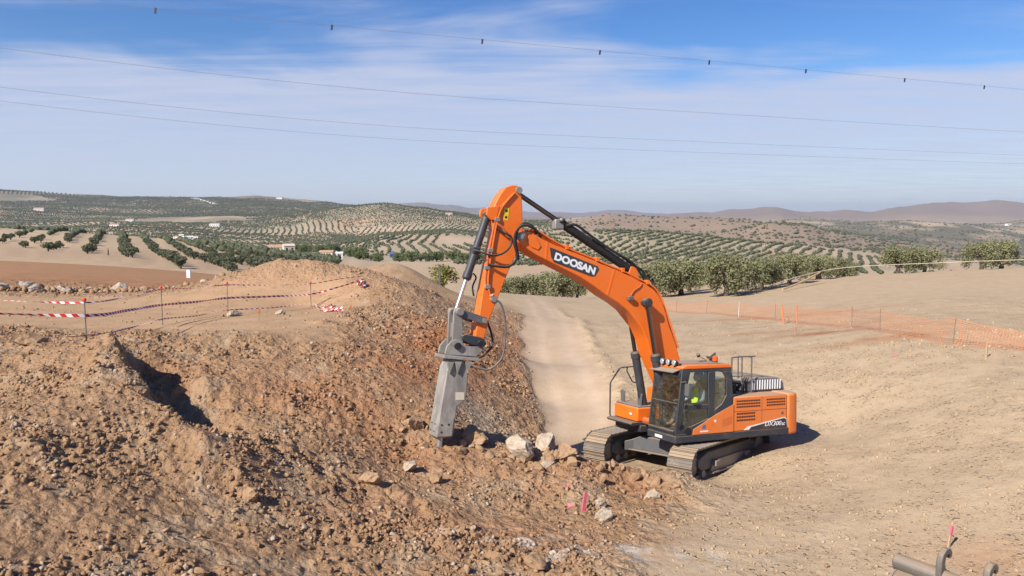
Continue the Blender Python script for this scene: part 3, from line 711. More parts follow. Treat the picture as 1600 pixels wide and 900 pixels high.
def make_clods():
    pts = scatter(230, 8.5, 24.0, 4.5)
    near = np.stack([RNG.uniform(-2.8, 3.6, 55), np.zeros(55)], 1)                # broken rock heaped between the chisel and the tracks
    near[:, 1] = 17.35 + RNG.normal(0, 0.45, 55)
    pts = np.concatenate([pts, near])
    ms = []
    for k in range(8):
        me = rock_mesh('clod', 300 + k, 2); me.materials.append(M['clod'] if k < 6 else M['limestone']); ms.append(me)
    z = ground_z(pts[:, 0], pts[:, 1])
    for i, (x, y) in enumerate(pts):
        k = int(RNG.integers(0, 8)) if RNG.random() < 0.25 else int(RNG.integers(0, 6))
        s = 0.055 + 0.075 * RNG.random() ** 2.2
        if i >= 230: s = 0.07 + 0.15 * RNG.random() ** 1.8
        o = bpy.data.objects.new('clod', ms[k]); COL.objects.link(o)
        o.location = (x, y, z[i] + s * 0.22); o.scale = (s * RNG.uniform(0.8, 1.25), s, s)
        o.rotation_euler = tuple(RNG.uniform(0, 6.28, 3))
        if k < 6: tag(o, 'loose brown clod lying on the churned soil of the pit', 'clod', 'loose brown clods on the pit slopes')
        else: tag(o, 'loose pale stone lying on the churned soil of the pit', 'stone', 'loose pale stones on the pit slopes')
make_clods()

def ball_pool(sub, count, seed):
    bm = bmesh.new()
    bmesh.ops.create_icosphere(bm, subdivisions=sub, radius=1.0)
    f = np.array([[v.index for v in q.verts] for q in bm.faces])
    v = np.array([p.co[:] for p in bm.verts]); bm.free()
    r = np.random.default_rng(seed)
    pool = []
    for _ in range(count):
        a = v * (1 + r.uniform(-0.45, 0.30, (len(v), 1)))
        pool.append(a * np.array([1, r.uniform(0.65, 1), r.uniform(0.5, 0.85)]))
    return np.array(pool), f

def random_rot(n, rng):
    q = rng.normal(size=(n, 4)); q /= np.linalg.norm(q, axis=1)[:, None]
    w_, x_, y_, z_ = q.T
    return np.stack([np.stack([1 - 2 * (y_ * y_ + z_ * z_), 2 * (x_ * y_ - z_ * w_), 2 * (x_ * z_ + y_ * w_)], -1),
                     np.stack([2 * (x_ * y_ + z_ * w_), 1 - 2 * (x_ * x_ + z_ * z_), 2 * (y_ * z_ - x_ * w_)], -1),
                     np.stack([2 * (x_ * z_ - y_ * w_), 2 * (y_ * z_ + x_ * w_), 1 - 2 * (x_ * x_ + y_ * y_)], -1)], 1)

def make_rubble(n=30000):
    pts = np.concatenate([scatter(int(n * 0.80), 8.2, 30.0, 1.9), scatter(int(n * 0.15), 24.0, 46.0, 1.2)])
    rowp = np.stack([RNG.uniform(-29, -12, 1200), np.zeros(1200)], 1)
    rowp[:, 1] = 39.9 + 0.12 * (rowp[:, 0] + 20) + RNG.normal(0, 0.8, 1200)
    m = 7000
    yb = 10.5 * (30.0 / 10.5) ** RNG.random(m * 2); xb = RNG.uniform(0.05, 0.76, m * 2) * (yb + 2)
    zb = zones(xb, yb)
    kb = (zb[1] < 0.3) & (zb[2] < 0.4) & (RNG.random(m * 2) < np.clip(0.1 + 1.3 * fbm(xb / 2.6, yb / 1.5, 3, 139), 0.015, 1))
    bankp = np.stack([xb[kb], yb[kb]], 1)[:m]
    pts = np.concatenate([pts, bankp, rowp])
    n = len(pts)
    pool, f = ball_pool(1, 40, 5)
    s = 0.015 + 0.055 * RNG.random(n) ** 3.4
    s *= np.where(pts[:, 1] > 24, 1.5, 1.0)
    s[-1200:] = 0.06 + 0.22 * RNG.random(1200) ** 3
    s *= np.where(zones(pts[:, 0], pts[:, 1])[0] < 0.6, 0.72, 1.0)
    z = ground_z(pts[:, 0], pts[:, 1])
    R_ = random_rot(n, RNG)
    shp = pool[RNG.integers(0, len(pool), n)]
    v = np.einsum('nij,nkj->nki', R_, shp) * s[:, None, None]
    v += np.stack([pts[:, 0], pts[:, 1], z + s * 0.2], 1)[:, None]
    fs = (f[None] + (np.arange(n) * shp.shape[1])[:, None, None]).reshape(-1, 3)
    c = soil_color(pts[:, 0], pts[:, 1]) * RNG.uniform(0.72, 1.08, (n, 1))
    pale = RNG.random(n) < 0.06
    c[pale] = c[pale] * 0.4 + np.array([0.56, 0.48, 0.38]) * 0.6
    o = np_mesh('rubble', v.reshape(-1, 3), fs, M['rubble'], np.repeat(c, shp.shape[1], 0))
    tag(o, 'small brown stones and crumbs strewn over the dug ground', 'rubble', None, 'stuff')
make_rubble()
# ------------------------------------------------------------------ vegetation
def leaf_cloud(n, lobes, size, rng, flat=0.5):
    """n leaf sprays (quads) spread in the outer part of several lobes; returns verts, faces, tint"""
    L = np.array(lobes)                                       # cx, cy, cz, rx, ry, rz
    wgt = (L[:, 3] * L[:, 4] * L[:, 5]) ** 0.67
    k = rng.choice(len(L), n, p=wgt / wgt.sum())
    d = rng.normal(size=(n, 3)); d /= np.linalg.norm(d, axis=1)[:, None]
    r = rng.random(n) ** 0.45
    r = r * (1 + 0.42 * perlin(d[:, 0] * 3.4 + k * 7.1, d[:, 1] * 3.4 + d[:, 2] * 2.7, 77))
    c = L[k, :3] + d * r[:, None] * L[k, 3:6]
    a = rng.normal(size=(n, 3)); a /= np.linalg.norm(a, axis=1)[:, None]
    nrm = d + rng.normal(size=(n, 3)) * 0.8
    b = np.cross(nrm, a); b /= np.linalg.norm(b, axis=1)[:, None] + 1e-9
    a = np.cross(b, nrm); a /= np.linalg.norm(a, axis=1)[:, None] + 1e-9
    s = size * rng.uniform(0.6, 1.4, n)[:, None]
    v = np.stack([c - a * s, c + b * s * flat, c + a * s, c - b * s * flat], 1).reshape(-1, 3)
    f = np.arange(n * 4).reshape(-1, 4)
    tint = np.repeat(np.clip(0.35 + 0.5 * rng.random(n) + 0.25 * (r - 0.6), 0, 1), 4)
    return v, f, np.repeat(tint[:, None], 3, 1)

def olive_meshes(seed, h, wdt, n_leaf, size):
    rng = np.random.default_rng(seed)
    trunk = MB()
    lobes = []
    base_r = 0.20 * h / 4
    fork = Vector((rng.uniform(-.15, .15), rng.uniform(-.15, .15), h * rng.uniform(0.16, 0.24)))
    trunk.tube([(0, 0, -0.3), (0.03, 0, 0.1), fork * 0.6, fork], [base_r * 1.7, base_r * 1.35, base_r * 1.1, base_r], 8)
    nl = int(rng.integers(4, 6))
    for i in range(nl):
        a = 2 * math.pi * (i + rng.uniform(-.25, .25)) / nl
        rr = wdt * 0.5 * rng.uniform(0.5, 0.68)
        tip = Vector((math.cos(a) * rr, math.sin(a) * rr, h * rng.uniform(0.55, 0.72)))
        mid = fork.lerp(tip, 0.5) + Vector((rng.uniform(-.2, .2), rng.uniform(-.2, .2), 0.08 * h))
        trunk.tube(spline([fork - Vector((0, 0, .08)), mid, tip], 3), [base_r * q for q in (0.72, 0.66, 0.58, 0.5, 0.42, 0.34, 0.25)], 6)
        for j in range(3):
            e = mid.lerp(tip, rng.uniform(0.3, 1)) + Vector((rng.uniform(-.6, .6), rng.uniform(-.6, .6), rng.uniform(.2, .6))) * wdt * 0.2
            trunk.tube([mid.lerp(tip, 0.4), e], [base_r * 0.3, base_r * 0.1], 5)
        sz = wdt * rng.uniform(0.20, 0.28)
        lobes.append((tip.x, tip.y, tip.z - 0.02 * h, sz, sz, h * rng.uniform(0.22, 0.30)))
        lobes.append((tip.x * 1.25, tip.y * 1.25, h * rng.uniform(0.30, 0.46), sz * 0.8, sz * 0.8, h * rng.uniform(0.16, 0.26)))
        if rng.random() < 0.6: lobes.append((tip.x * rng.uniform(0.6, 1.5), tip.y * rng.uniform(0.6, 1.5), h * rng.uniform(0.18, 0.32), sz * 0.55, sz * 0.55, h * 0.16))
    for j in range(3):
        lobes.append((rng.uniform(-.2, .2) * wdt, rng.uniform(-.2, .2) * wdt, h * rng.uniform(0.68, 0.78), wdt * 0.22, wdt * 0.22, h * 0.23))
    return trunk, leaf_cloud(n_leaf, lobes, size, rng)

def make_tree_kind(seed, h, wdt, n_leaf, size, leafmat):
    tr, (v, f, c) = olive_meshes(seed, h, wdt, n_leaf, size)
    a = tr.build('trunk', M['bark'], smooth=True)
    b = np_mesh('crown', v, f, leafmat, c)
    return a, b

def place_tree(kind, name, x, y, s, rz, label, cat, group, z=None):
    root = empty(name, (x, y, (float(base_height(np.array([x]), np.array([y]))[0]) if z is None else z) - 0.18 * s), rz)
    root.scale = (s * 1.06, s * 1.06, s * 0.95)
    for p in kind:
        c = p.copy(); COL.objects.link(c); c.parent = root
    return tag(root, label, cat, group)

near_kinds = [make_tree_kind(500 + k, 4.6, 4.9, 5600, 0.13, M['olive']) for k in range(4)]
bushy = make_tree_kind(520, 3.2, 4.2, 2600, 0.17, M['green'])
sap = make_tree_kind(531, 3.0, 3.0, 900, 0.16, M['yellowgreen'])
GROVE = 'olive trees at the edge of the levelled field'
OLIVES = [  # x, y, scale, kind, label
    (22.4, 77.0, 1.10, 0, 'broad grey green olive leaning over its shadow behind the orange net'),
    (27.6, 81.5, 0.95, 1, 'olive tree just right of the leaning one at the field edge'),
    (32.4, 86.0, 0.90, 2, 'olive tree third right of the boom behind the field'),
    (38.2, 92.0, 0.80, 3, 'olive tree at the right end of the tall row behind the net'),
    (19.6, 85.0, 1.12, 1, 'tall olive tree right of the excavator boom'),
    (16.4, 83.0, 1.0, 2, 'olive tree with a dark forked trunk touching the boom outline'),
    (22.5, 93.0, 0.95, 3, 'olive tree behind the tall one right of the boom'),
    (13.7, 92.0, 0.85, 0, 'olive tree partly hidden by the bend of the boom'),
    (5.9, 96.0, 0.98, 0, 'round olive tree standing at the end of the haul road'),
    (2.6, 98.0, 0.86, 2, 'olive tree between the arm and the end of the haul road'),
    (-0.2, 97.0, 0.80, 3, 'olive tree seen just right of the arm below the boom'),
    (9.2, 104.0, 0.8, 1, 'olive tree under the middle of the boom'),
    (41.5, 99.0, 0.74, 0, 'low olive left of the gap in the rear row of the field'),
    (45.6, 103.0, 0.76, 2, 'low olive in the middle of the rear row of the field'),
    (49.0, 107.0, 0.74, 1, 'low olive near the field crest left of the tall pair'),
    (50.3, 96.0, 0.92, 3, 'left one of the pair of olives on the field crest'),
    (54.6, 97.5, 0.80, 0, 'right one of the pair of olives on the field crest'),
    (61.2, 96.0, 0.88, 2, 'left half of the olive clump on the crest at the right edge'),
    (64.4, 97.0, 1.0, 1, 'taller right half of the olive clump on the crest at the right edge'),
]
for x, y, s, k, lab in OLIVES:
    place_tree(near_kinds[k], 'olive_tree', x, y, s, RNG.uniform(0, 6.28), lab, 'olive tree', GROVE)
place_tree(sap, 'sapling', -6.7, 71.0, 0.95, 0.4, 'yellow green sapling beside a grey post left of the breaker arm', 'tree', None)
post = MB().box((-0.09, -0.09, -0.3), (0.09, 0.09, 2.2)).box((-0.12, -0.12, 2.2), (0.12, 0.12, 2.3)).build('post', M['grey'])
post.location = (-6.75, 68.5, float(base_height(np.array([-6.75]), np.array([68.5]))[0]))
tag(post, 'grey square post in front of the yellow green sapling', 'post')
for p in [q for k in near_kinds for q in k]: pass

# ---- orchard on the near hill to the left: countable trees
mid_kinds = []
for k in range(4):
    rng = np.random.default_rng(560 + k)
    h, wd = 3.6, 4.4
    lob = [(rng.uniform(-.9, .9), rng.uniform(-.9, .9), rng.uniform(1.5, 2.4), 1.2, 1.2, 0.95) for _ in range(6)]
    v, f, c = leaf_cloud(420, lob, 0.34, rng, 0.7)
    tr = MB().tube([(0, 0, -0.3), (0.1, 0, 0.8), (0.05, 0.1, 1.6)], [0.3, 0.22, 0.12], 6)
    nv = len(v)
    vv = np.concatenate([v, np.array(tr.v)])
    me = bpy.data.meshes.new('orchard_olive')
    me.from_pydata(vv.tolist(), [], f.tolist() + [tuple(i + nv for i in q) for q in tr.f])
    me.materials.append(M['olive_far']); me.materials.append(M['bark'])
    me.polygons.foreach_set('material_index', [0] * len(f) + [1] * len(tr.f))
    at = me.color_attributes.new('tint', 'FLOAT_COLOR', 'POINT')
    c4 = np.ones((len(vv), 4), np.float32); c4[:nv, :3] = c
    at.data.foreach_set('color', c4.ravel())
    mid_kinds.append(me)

def orchard_points():
    a = rad(118)
    e1, e2 = np.array([math.cos(a), math.sin(a)]), np.array([-math.sin(a), math.cos(a)])
    g1, g2 = np.meshgrid(np.arange(-90, 90), np.arange(-90, 90), indexing='ij')
    p = np.array([-95.0, 255.0]) + g1.reshape(-1, 1) * e1 * 4.6 + g2.reshape(-1, 1) * e2 * 8.6
    p += RNG.normal(0, 0.45, p.shape)
    x, y = p.T
    b = x / y
    lower = 190 - 60 * smooth(-0.60, -0.44, b)
    keep = (y > np.maximum(lower, 135)) & (y < 385) & (b > -0.74) & (b < -0.235)
    thin = smooth(-0.66, -0.53, b + 0.04 * fbm(x / 30, y / 30, 2, 7))
    keep &= RNG.random(len(x)) < 0.22 + 0.78 * thin
    p = p[keep]
    return p[np.argsort(p[:, 1])]
OP = orchard_points()
zo = base_height(OP[:, 0], OP[:, 1])
for i, (x, y) in enumerate(OP[:290]):
    o = bpy.data.objects.new('olive_tree', mid_kinds[i % 4]); COL.objects.link(o)
    s = RNG.uniform(0.52, 0.76)
    o.location = (x, y, zo[i] - 0.05); o.scale = (s, s, s * RNG.uniform(0.9, 1.1)); o.rotation_euler = (0, 0, RNG.uniform(0, 6.28))
    tag(o, 'small olive tree in the orchard rows on the left hillside', 'olive tree', 'orchard trees on the left hillside')

# ---- far groves and scrub: thousands of crowns, one mass each
def crowns(name, pts, rad_, hgt, mat, label):
    n = len(pts)
    oct_v = np.array([[1, 0, .35], [0, 1, .35], [-1, 0, .35], [0, -1, .35], [0, 0, 1], [0, 0, -.1]])
    oct_f = np.array([[0, 1, 4], [1, 2, 4], [2, 3, 4], [3, 0, 4], [1, 0, 5], [2, 1, 5], [3, 2, 5], [0, 3, 5]])
    a = RNG.uniform(0, 1.57, n)
    ca, sa = np.cos(a), np.sin(a)
    v = np.tile(oct_v, (n, 1, 1)) * (1 + RNG.uniform(-.25, .25, (n, 6, 1)))
    vx = (v[..., 0] * ca[:, None] - v[..., 1] * sa[:, None]) * rad_[:, None]
    vy = (v[..., 0] * sa[:, None] + v[..., 1] * ca[:, None]) * rad_[:, None]
    vz = v[..., 2] * hgt[:, None]
    z = base_height(pts[:, 0], pts[:, 1])
    P_ = np.stack([vx + pts[:, :1], vy + pts[:, 1:2], vz + z[:, None]], -1).reshape(-1, 3)
    f = (oct_f[None] + (np.arange(n) * 6)[:, None, None]).reshape(-1, 3)
    c = np.repeat(np.clip(RNG.normal(0.4, 0.25, n), 0, 1), 6)
    o = np_mesh(name, P_, f, mat, np.repeat(c[:, None], 3, 1))
    tag(o, label, 'trees', None, 'stuff')
    return o

def in_view(p, lim=0.80): return (np.abs(p[:, 0] / p[:, 1]) < lim)
def grove_fields():
    seeds, tries = [], 0
    r = np.random.default_rng(3)
    while len(seeds) < 150 and tries < 20000:
        tries += 1
        y = 390 * (3500 / 390) ** r.random(); x = r.uniform(-0.82, 0.42) * y
        if all(math.hypot(x - a, y - b) > 55 + 0.085 * y for a, b in seeds): seeds.append((x, y))
    S = np.array(seeds)
    out = [[], []]
    for i, (sx, sy) in enumerate(S):
        bare = r.random() < 0.04
        ang = r.uniform(0, math.pi) if sy > 1500 else math.atan2(sy, sx) + r.uniform(-0.75, 0.75)
        row = r.uniform(9.2, 11.2) + 4.5 * smooth(900, 2600, sy)
        inr = r.uniform(4.8, 6.0) + 2.6 * smooth(900, 2600, sy)
        hillside = 0.0 < sx / sy < 0.5 and sy < 850                       # the one big plantation right of the boom
        if hillside: ang, row, inr, bare = rad(66), 8.6, 4.8, False
        if bare: continue
        R0 = 130 + 0.17 * sy
        m1, m2 = int(R0 / inr), int(R0 / row)
        g1, g2 = np.meshgrid(np.arange(-m1, m1), np.arange(-m2, m2), indexing='ij')
        e1, e2 = np.array([math.cos(ang), math.sin(ang)]), np.array([-math.sin(ang), math.cos(ang)])
        p = np.array([sx, sy]) + g1.reshape(-1, 1) * e1 * inr + g2.reshape(-1, 1) * e2 * row
        bend = fbm(p[:, 0] / 260, p[:, 1] / 260, 2, 61) * (3 if hillside else 9)
        p = p + e2 * bend[:, None] + r.normal(0, 0.5, p.shape)
        p = p[(p[:, 1] > 385) & in_view(p, 0.74)]
        if not len(p): continue
        q = p + np.stack([fbm(p[:, 0] / 120, p[:, 1] / 120, 2, 65), fbm(p[:, 0] / 120, p[:, 1] / 120, 2, 69)], 1) * 22
        near = np.argmin(((q[:, None] - S[None]) ** 2).sum(-1), 1)
        p = p[near == i]
        b = p[:, 0] / p[:, 1]
        ok = ~((b > 0.02 + 0.05 * smooth(900, 1500, p[:, 1])) & (p[:, 1] > 820)) & (p[:, 1] < 3120) & ~((b > 0.5) & (p[:, 1] > 420))
        ok &= r.random(len(p)) > 0.08
        ok &= ~((p[:, 1] < 520) & (b > -0.26) & (b < -0.08))                      # farmyards in the valley
        if len(p): out[0].append(p[ok])
    return np.concatenate(out[0])
GP = grove_fields()
gr = (1.5 + 0.9 * smooth(900, 2600, GP[:, 1]) + 0.5 * smooth(1700, 2600, GP[:, 1])) * RNG.uniform(0.75, 1.35, len(GP))
crowns('olive_grove', GP, gr, gr * 1.35, M['olive_far'], 'rows of olive trees covering the distant hillsides')
if len(OP) > 290:
    q = OP[290:]
    crowns('orchard_rest', q, np.full(len(q), 1.5), np.full(len(q), 2.5), M['olive_far'], 'remaining olive rows on the crest of the left hillside')

def scrub_points(n):
    r = np.random.default_rng(17)
    y = 900 * (4200 / 900) ** r.random(n); x = r.uniform(-0.02, 0.82, n) * y
    dens = 0.22 + 0.78 * smooth(-0.1, 0.35, fbm(x / 150, y / 150, 4, 103)) * smooth(0.22, 0.45, x / y + 0.08 * fbm(x / 300, y / 300, 2, 5))
    dens = np.maximum(dens, smooth(0.2, 0.5, fbm(x / 120, y / 120, 3, 121)) * 0.7)
    p = np.stack([x, y], 1)[r.random(n) < dens]
    return p
SP = scrub_points(15000)
sr = 1.4 + 2.6 * RNG.random(len(SP)) ** 2 + 0.8 * smooth(1500, 3500, SP[:, 1])
crowns('scrub', SP, sr, sr * 1.0, M['olive_far'], 'dark scrub dotted over the bare brown hills')

# ---- bushes and trees of the valley bottom
VALLEY = [(-95, 470, 2.2), (-84, 455, 1.9), (-60, 440, 2.4), (-52, 446, 2.0), (-46, 452, 2.3), (-104, 500, 2.4), (-112, 505, 2.0), (-78, 430, 1.5), (-38, 470, 2.2),
          (-30, 465, 1.8), (-22, 470, 2.0), (-126, 520, 2.6), (-136, 525, 2.2), (-148, 530, 2.4), (-160, 540, 2.2), (-68, 445, 2.1), (-14, 480, 1.8)]
for i, (x, y, s) in enumerate(VALLEY):
    place_tree(bushy, 'valley_tree', x, y, s, RNG.uniform(0, 6.28), 'dark green leafy tree in the valley bottom, %s from the left' % ORDINAL[sorted(q[0] / q[1] for q in VALLEY).index(x / y)], 'tree', 'leafy trees in the valley bottom')
FIELD = [(-30.0, 62, 0.25), (-45.5, 96, 0.5), (-49.0, 150, 0.7)]
for x, y, s in FIELD[2:]:
    place_tree(bushy, 'bush', x, y, s, 0.3, 'small green bush on the tan field at the far left', 'bush', None)
for k in near_kinds + [bushy, sap]:
    for p in k: bpy.data.objects.remove(p)

# ------------------------------------------------------------------ houses
def house(x, y, wx, wy, h, rz, wallmat, label, roofmat='tile', group='farm buildings in the valley and on the hills'):
    z = float(base_height(np.array([x]), np.array([y]))[0]) - 0.4
    root = empty('house', (x, y, z), rz)
    a, b = wx / 2, wy / 2
    MB().box((-a, -b, -1.5), (a, b, h)).build('wall', M[wallmat], root)
    r = MB()
    o = 0.25
    r.prism([(-b - o, h + 0.02), (b + o, h + 0.02), (b + o, h + 0.15), (0, h + 0.15 + wy * 0.22), (-b - o, h + 0.15)], -a - o, a + o, 'x')
    r.build('roof', M[roofmat], root)
    n = max(2, int(wx / 3.5))
    for i in range(n):
        cx = -a + wx * (i + 0.5) / n
        MB().box((cx - 0.55, -b - 0.06, h * 0.38), (cx + 0.55, -b - 0.005, h * 0.78)).build('window', M['pane'], root)
    MB().box((a * 0.1, -b - 0.07, 0.0), (a * 0.1 + 1.1, -b - 0.004, h * 0.36)).build('door', M['pane'], root)
    return tag(root, label, 'house', group)

def bearing(u, y): return (u - 800) / 1153.3 * y
HOUSES = [(266, 900, 13, 7, 4.5, .3), (278, 905, 16, 8, 5, -.2), (289, 880, 14, 7, 5, .2), (297, 890, 18, 8, 6, .5), (309, 915, 13, 7, 5, -.4), (285, 925, 12, 7, 5, .1)]
for i, (u, y, a, b, h, r) in enumerate(HOUSES):
    house(bearing(u, y + 25 * (i % 3)), y + 25 * (i % 3), a * 0.5, b * 0.6, h * 0.6, r, 'wall_white' if i != 0 else 'wall_cream', 'white farmhouse in the hamlet below the left hills, %s from the left' % ORDINAL[sorted(q[0] for q in HOUSES).index(u)] if i else 'cream farmhouse at the left of the valley hamlet', 'tile' if i in (0, 1, 4) else 'wall_white', 'houses of the hamlet')
for i in range(9):
    u = 304 + i * 4.6
    y = 2950 - i * 22
    house(bearing(u, y), y, 6.5 + 2 * (i % 3), 7, 3.6 + (i % 2), 0.2 * (i % 3), 'wall_white', 'white house in the row below the left skyline, %s from the left' % ORDINAL[i], 'wall_white', 'row of white houses on the ridge')
for u, y, a, lab in [(66, 2100, 26, 'white farmhouse alone on the far left slope'), (182, 1250, 16, 'white farmhouse just above the left orchard'), (206, 1700, 18, 'white farmhouse high in the left groves'),
                     (338, 1500, 20, 'white farmhouse right of and above the hamlet'), (440, 3150, 26, 'white farmhouse on the middle skyline'),
                     (702, 1650, 14, 'small white house on the ridge beside the arm'), (1193, 640, 4.5, 'white pump house in the olive plantation on the right'),
                     (1397, 3600, 30, 'white house among the far right hills'), (1573, 3000, 24, 'white house far right below the hills')]:
    house(bearing(u, y), y, a, a * 0.5, a * 0.3, RNG.uniform(-.3, .3), 'wall_white', lab, 'tile', 'scattered white farmhouses')
house(bearing(440, 432), 432, 15, 7, 3.6, 0.25, 'wall_cream', 'cream farm shed with a brown roof rising behind the spoil heap', 'tile')
house(bearing(451, 420), 420, 6, 5, 4.6, 0.5, 'wall_cream', 'cream gabled barn end behind the spoil heap', 'wall_cream')
house(bearing(511, 425), 425, 8, 5, 2.6, -0.1, 'wall_cream', 'low cream hut right of the spoil heap top', 'tile')
house(bearing(526, 455), 455, 7, 4, 2.8, 0.3, 'wall_white', 'low white hut behind the cream hut', 'wall_white')
house(bearing(613, 520), 520, 4, 4, 3.0, 0.2, 'bluepaint', 'small blue shed on the slope behind the second heap', 'bluepaint')
# ------------------------------------------------------------------ excavator
# machine frame: x forward, y to the machine's left, z up, origin on the ground under the slewing ring
EX = empty('excavator', (4.82, 20.06, 0.0))
tag(EX, 'orange tracked excavator with raised boom and hydraulic breaker standing in the pit', 'excavator')
TILT = Matrix.Rotation(rad(205.2), 4, 'Z') @ Matrix.Rotation(rad(-3.45), 4, 'Y') @ Matrix.Rotation(rad(5.31), 4, 'X')
CRAWL = Matrix.Translation((0.0, 0.42, 0.0)) @ TILT @ Matrix.Rotation(rad(22.0), 4, 'Z')

def up(mb, name, mat, parent=None, bevel=0.0, smooth=False, base=TILT):
    """a part of the machine; sub-parts share their part's frame"""
    o = mb.build(name, M[mat], parent or EX, bevel, smooth)
    if parent is None: o.matrix_basis = base
    return o

def text_on(txt, size, origin, right, normal, name, mat, parent, shear=0.0, weight=0.02, xs=1.0):
    cu = bpy.data.curves.new(name, 'FONT')
    cu.body = txt; cu.size = size; cu.extrude = 0.002; cu.offset = weight; cu.shear = shear; cu.align_x = 'CENTER'; cu.align_y = 'CENTER'
    tmp = bpy.data.objects.new('tmp_text', cu); COL.objects.link(tmp)
    me = bpy.data.meshes.new_from_object(tmp.evaluated_get(bpy.context.evaluated_depsgraph_get()))
    bpy.data.objects.remove(tmp)
    X = Vector(right).normalized(); Z = Vector(normal).normalized(); Y = Z.cross(X)
    m = Matrix((X, Y, Z)).transposed().to_4x4()
    m.translation = origin
    me.transform(m @ Matrix.Diagonal((xs, 1, 1, 1)))
    me.materials.clear(); me.materials.append(M[mat]); me.name = name
    o = bpy.data.objects.new(name, me); COL.objects.link(o); o.parent = parent
    return o

# ---- crawler tracks
def track_path(n):
    r, c = 0.44, 1.86
    pts = []
    per = 2 * (2 * c) + 2 * math.pi * r
    for i in range(n):
        s = per * i / n
        if s < 2 * c: pts.append((c - s, r * 2 + 0.06 + 0.015 * math.cos(math.pi * (c - s) / c), math.pi))
        elif s < 2 * c + math.pi * r:
            a = (s - 2 * c) / r
            pts.append((-c - r * math.sin(a), r + 0.06 + r * math.cos(a), math.pi + a))
        elif s < 4 * c + math.pi * r: pts.append((-c + (s - 2 * c - math.pi * r), 0.06, 0.0))
        else:
            a = (s - 4 * c - math.pi * r) / r
            pts.append((c + r * math.sin(a), r + 0.06 - r * math.cos(a), a))
    return pts

shoe_mb = MB().prism([(-0.098, -0.02), (-0.098, 0.012), (-0.092, 0.036), (-0.078, 0.036), (-0.072, 0.012), (-0.012, 0.012), (-0.008, 0.030), (0.008, 0.030), (0.012, 0.012),
                      (0.072, 0.012), (0.078, 0.030), (0.090, 0.030), (0.098, 0.0), (0.098, -0.02)], -0.35, 0.35)
shoe_me = None
for side in (1, -1):
    yc = 1.27 if side > 0 else -1.38
    ch = MB()
    pts = track_path(52)
    for i, (x, z, a) in enumerate(pts):
        for dy in (-0.13, 0.13):
            m = Matrix.Translation((x, yc + dy, z)) @ Matrix.Rotation(-a, 4, 'Y')
            b = MB().box((-0.09, -0.025, 0.02), (0.09, 0.025, 0.12))
            ch.add([m @ Vector(v) for v in b.v], b.f)
    track = up(ch, 'track', 'worn', base=CRAWL)
    for x, z, a in pts:
        if shoe_me is None:
            o = shoe_mb.build('track_shoe', M['shoe'], track); shoe_me = o.data
        else:
            o = bpy.data.objects.new('track_shoe', shoe_me); COL.objects.link(o); o.parent = track
        # the shoe's grousers look outwards
        o.matrix_basis = Matrix.Translation((x, yc, z)) @ Matrix.Rotation(-a + math.pi, 4, 'Y')
    fr = MB()
    fr.prism([(1.55, 0.30), (1.75, 0.42), (1.75, 0.58), (1.25, 0.74), (-1.25, 0.74), (-1.6, 0.62), (-1.6, 0.34), (-1.4, 0.28)], yc - 0.22, yc + 0.22)
    frame = up(fr, 'track_frame', 'grey', None, 0.02, base=CRAWL)
    up(MB().prism([(-1.0, 0.18), (1.15, 0.18), (1.15, 0.22), (-1.0, 0.22)], yc + side * 0.05, yc + side * 0.335).prism([(-1.0, 0.22), (1.15, 0.22), (1.0, 0.50), (-0.9, 0.50)], yc + side * 0.225, yc + side * 0.26), 'track_guard', 'worn', frame)
    for xg in (0.92, -0.85):
        up(MB().box((xg - 0.12, yc + side * 0.262 - 0.0, 0.36), (xg + 0.12, yc + side * 0.36, 0.50)), 'guard_bracket', 'worn', frame, 0.01)
    for i in range(8):
        xr = -1.42 + i * 0.405
        up(MB().cyl((xr, yc - 0.2, 0.20), (xr, yc + 0.2, 0.20), 0.10, 14), 'track_roller', 'worn', frame)
    idl = up(MB().cyl((1.86, yc - 0.09, 0.50), (1.86, yc + 0.09, 0.50), 0.36, 28).cyl((1.86, yc - 0.17, 0.50), (1.86, yc + 0.17, 0.50), 0.17, 20), 'idler_wheel', 'worn', None, base=CRAWL)
    sp = MB()
    pr = [(-1.86 + (0.37 if k % 2 else 0.31) * math.cos(2 * math.pi * k / 42), 0.50 + (0.37 if k % 2 else 0.31) * math.sin(2 * math.pi * k / 42)) for k in range(42)]
    sp.prism(pr, yc - 0.04, yc + 0.04).cyl((-1.86, yc - 0.2, 0.5), (-1.86, yc + 0.2, 0.5), 0.24, 20)
    up(sp, 'drive_sprocket', 'worn', None, base=CRAWL)
car = MB()
car.box((-0.75, -0.72, 0.46), (0.75, 0.72, 0.86))
for sx in (1, -1):
    for sy in (1, -1):
        a = [(sx * 0.35, sy * 0.62), (sx * 0.85, sy * 0.62), (sx * 1.32, sy * 1.04), (sx * 0.92, sy * 1.04)]
        lo = [(x, y, 0.42) for x, y in a]; hi = [(x, y, 0.80 if i in (0, 1) else 0.68) for i, (x, y) in enumerate(a)]
        car.add(lo + hi, [(0, 1, 2, 3), (7, 6, 5, 4), (0, 4, 5, 1), (1, 5, 6, 2), (2, 6, 7, 3), (3, 7, 4, 0)])
car.prism([(-1.15, 0.46), (1.05, 0.46), (1.05, 0.62), (0.55, 0.84), (-0.65, 0.84), (-1.15, 0.62)], 0.88, 1.12, 'x')
car.box((0.90, -1.15, 0.425), (1.24, 1.05, 0.457))
up(car, 'undercarriage_frame', 'grey', None, 0.02, base=CRAWL)
up(MB().cyl((0, 0, 0.80), (0, 0, 1.12), 0.62, 36), 'slewing_ring', 'dark', None, 0.01)

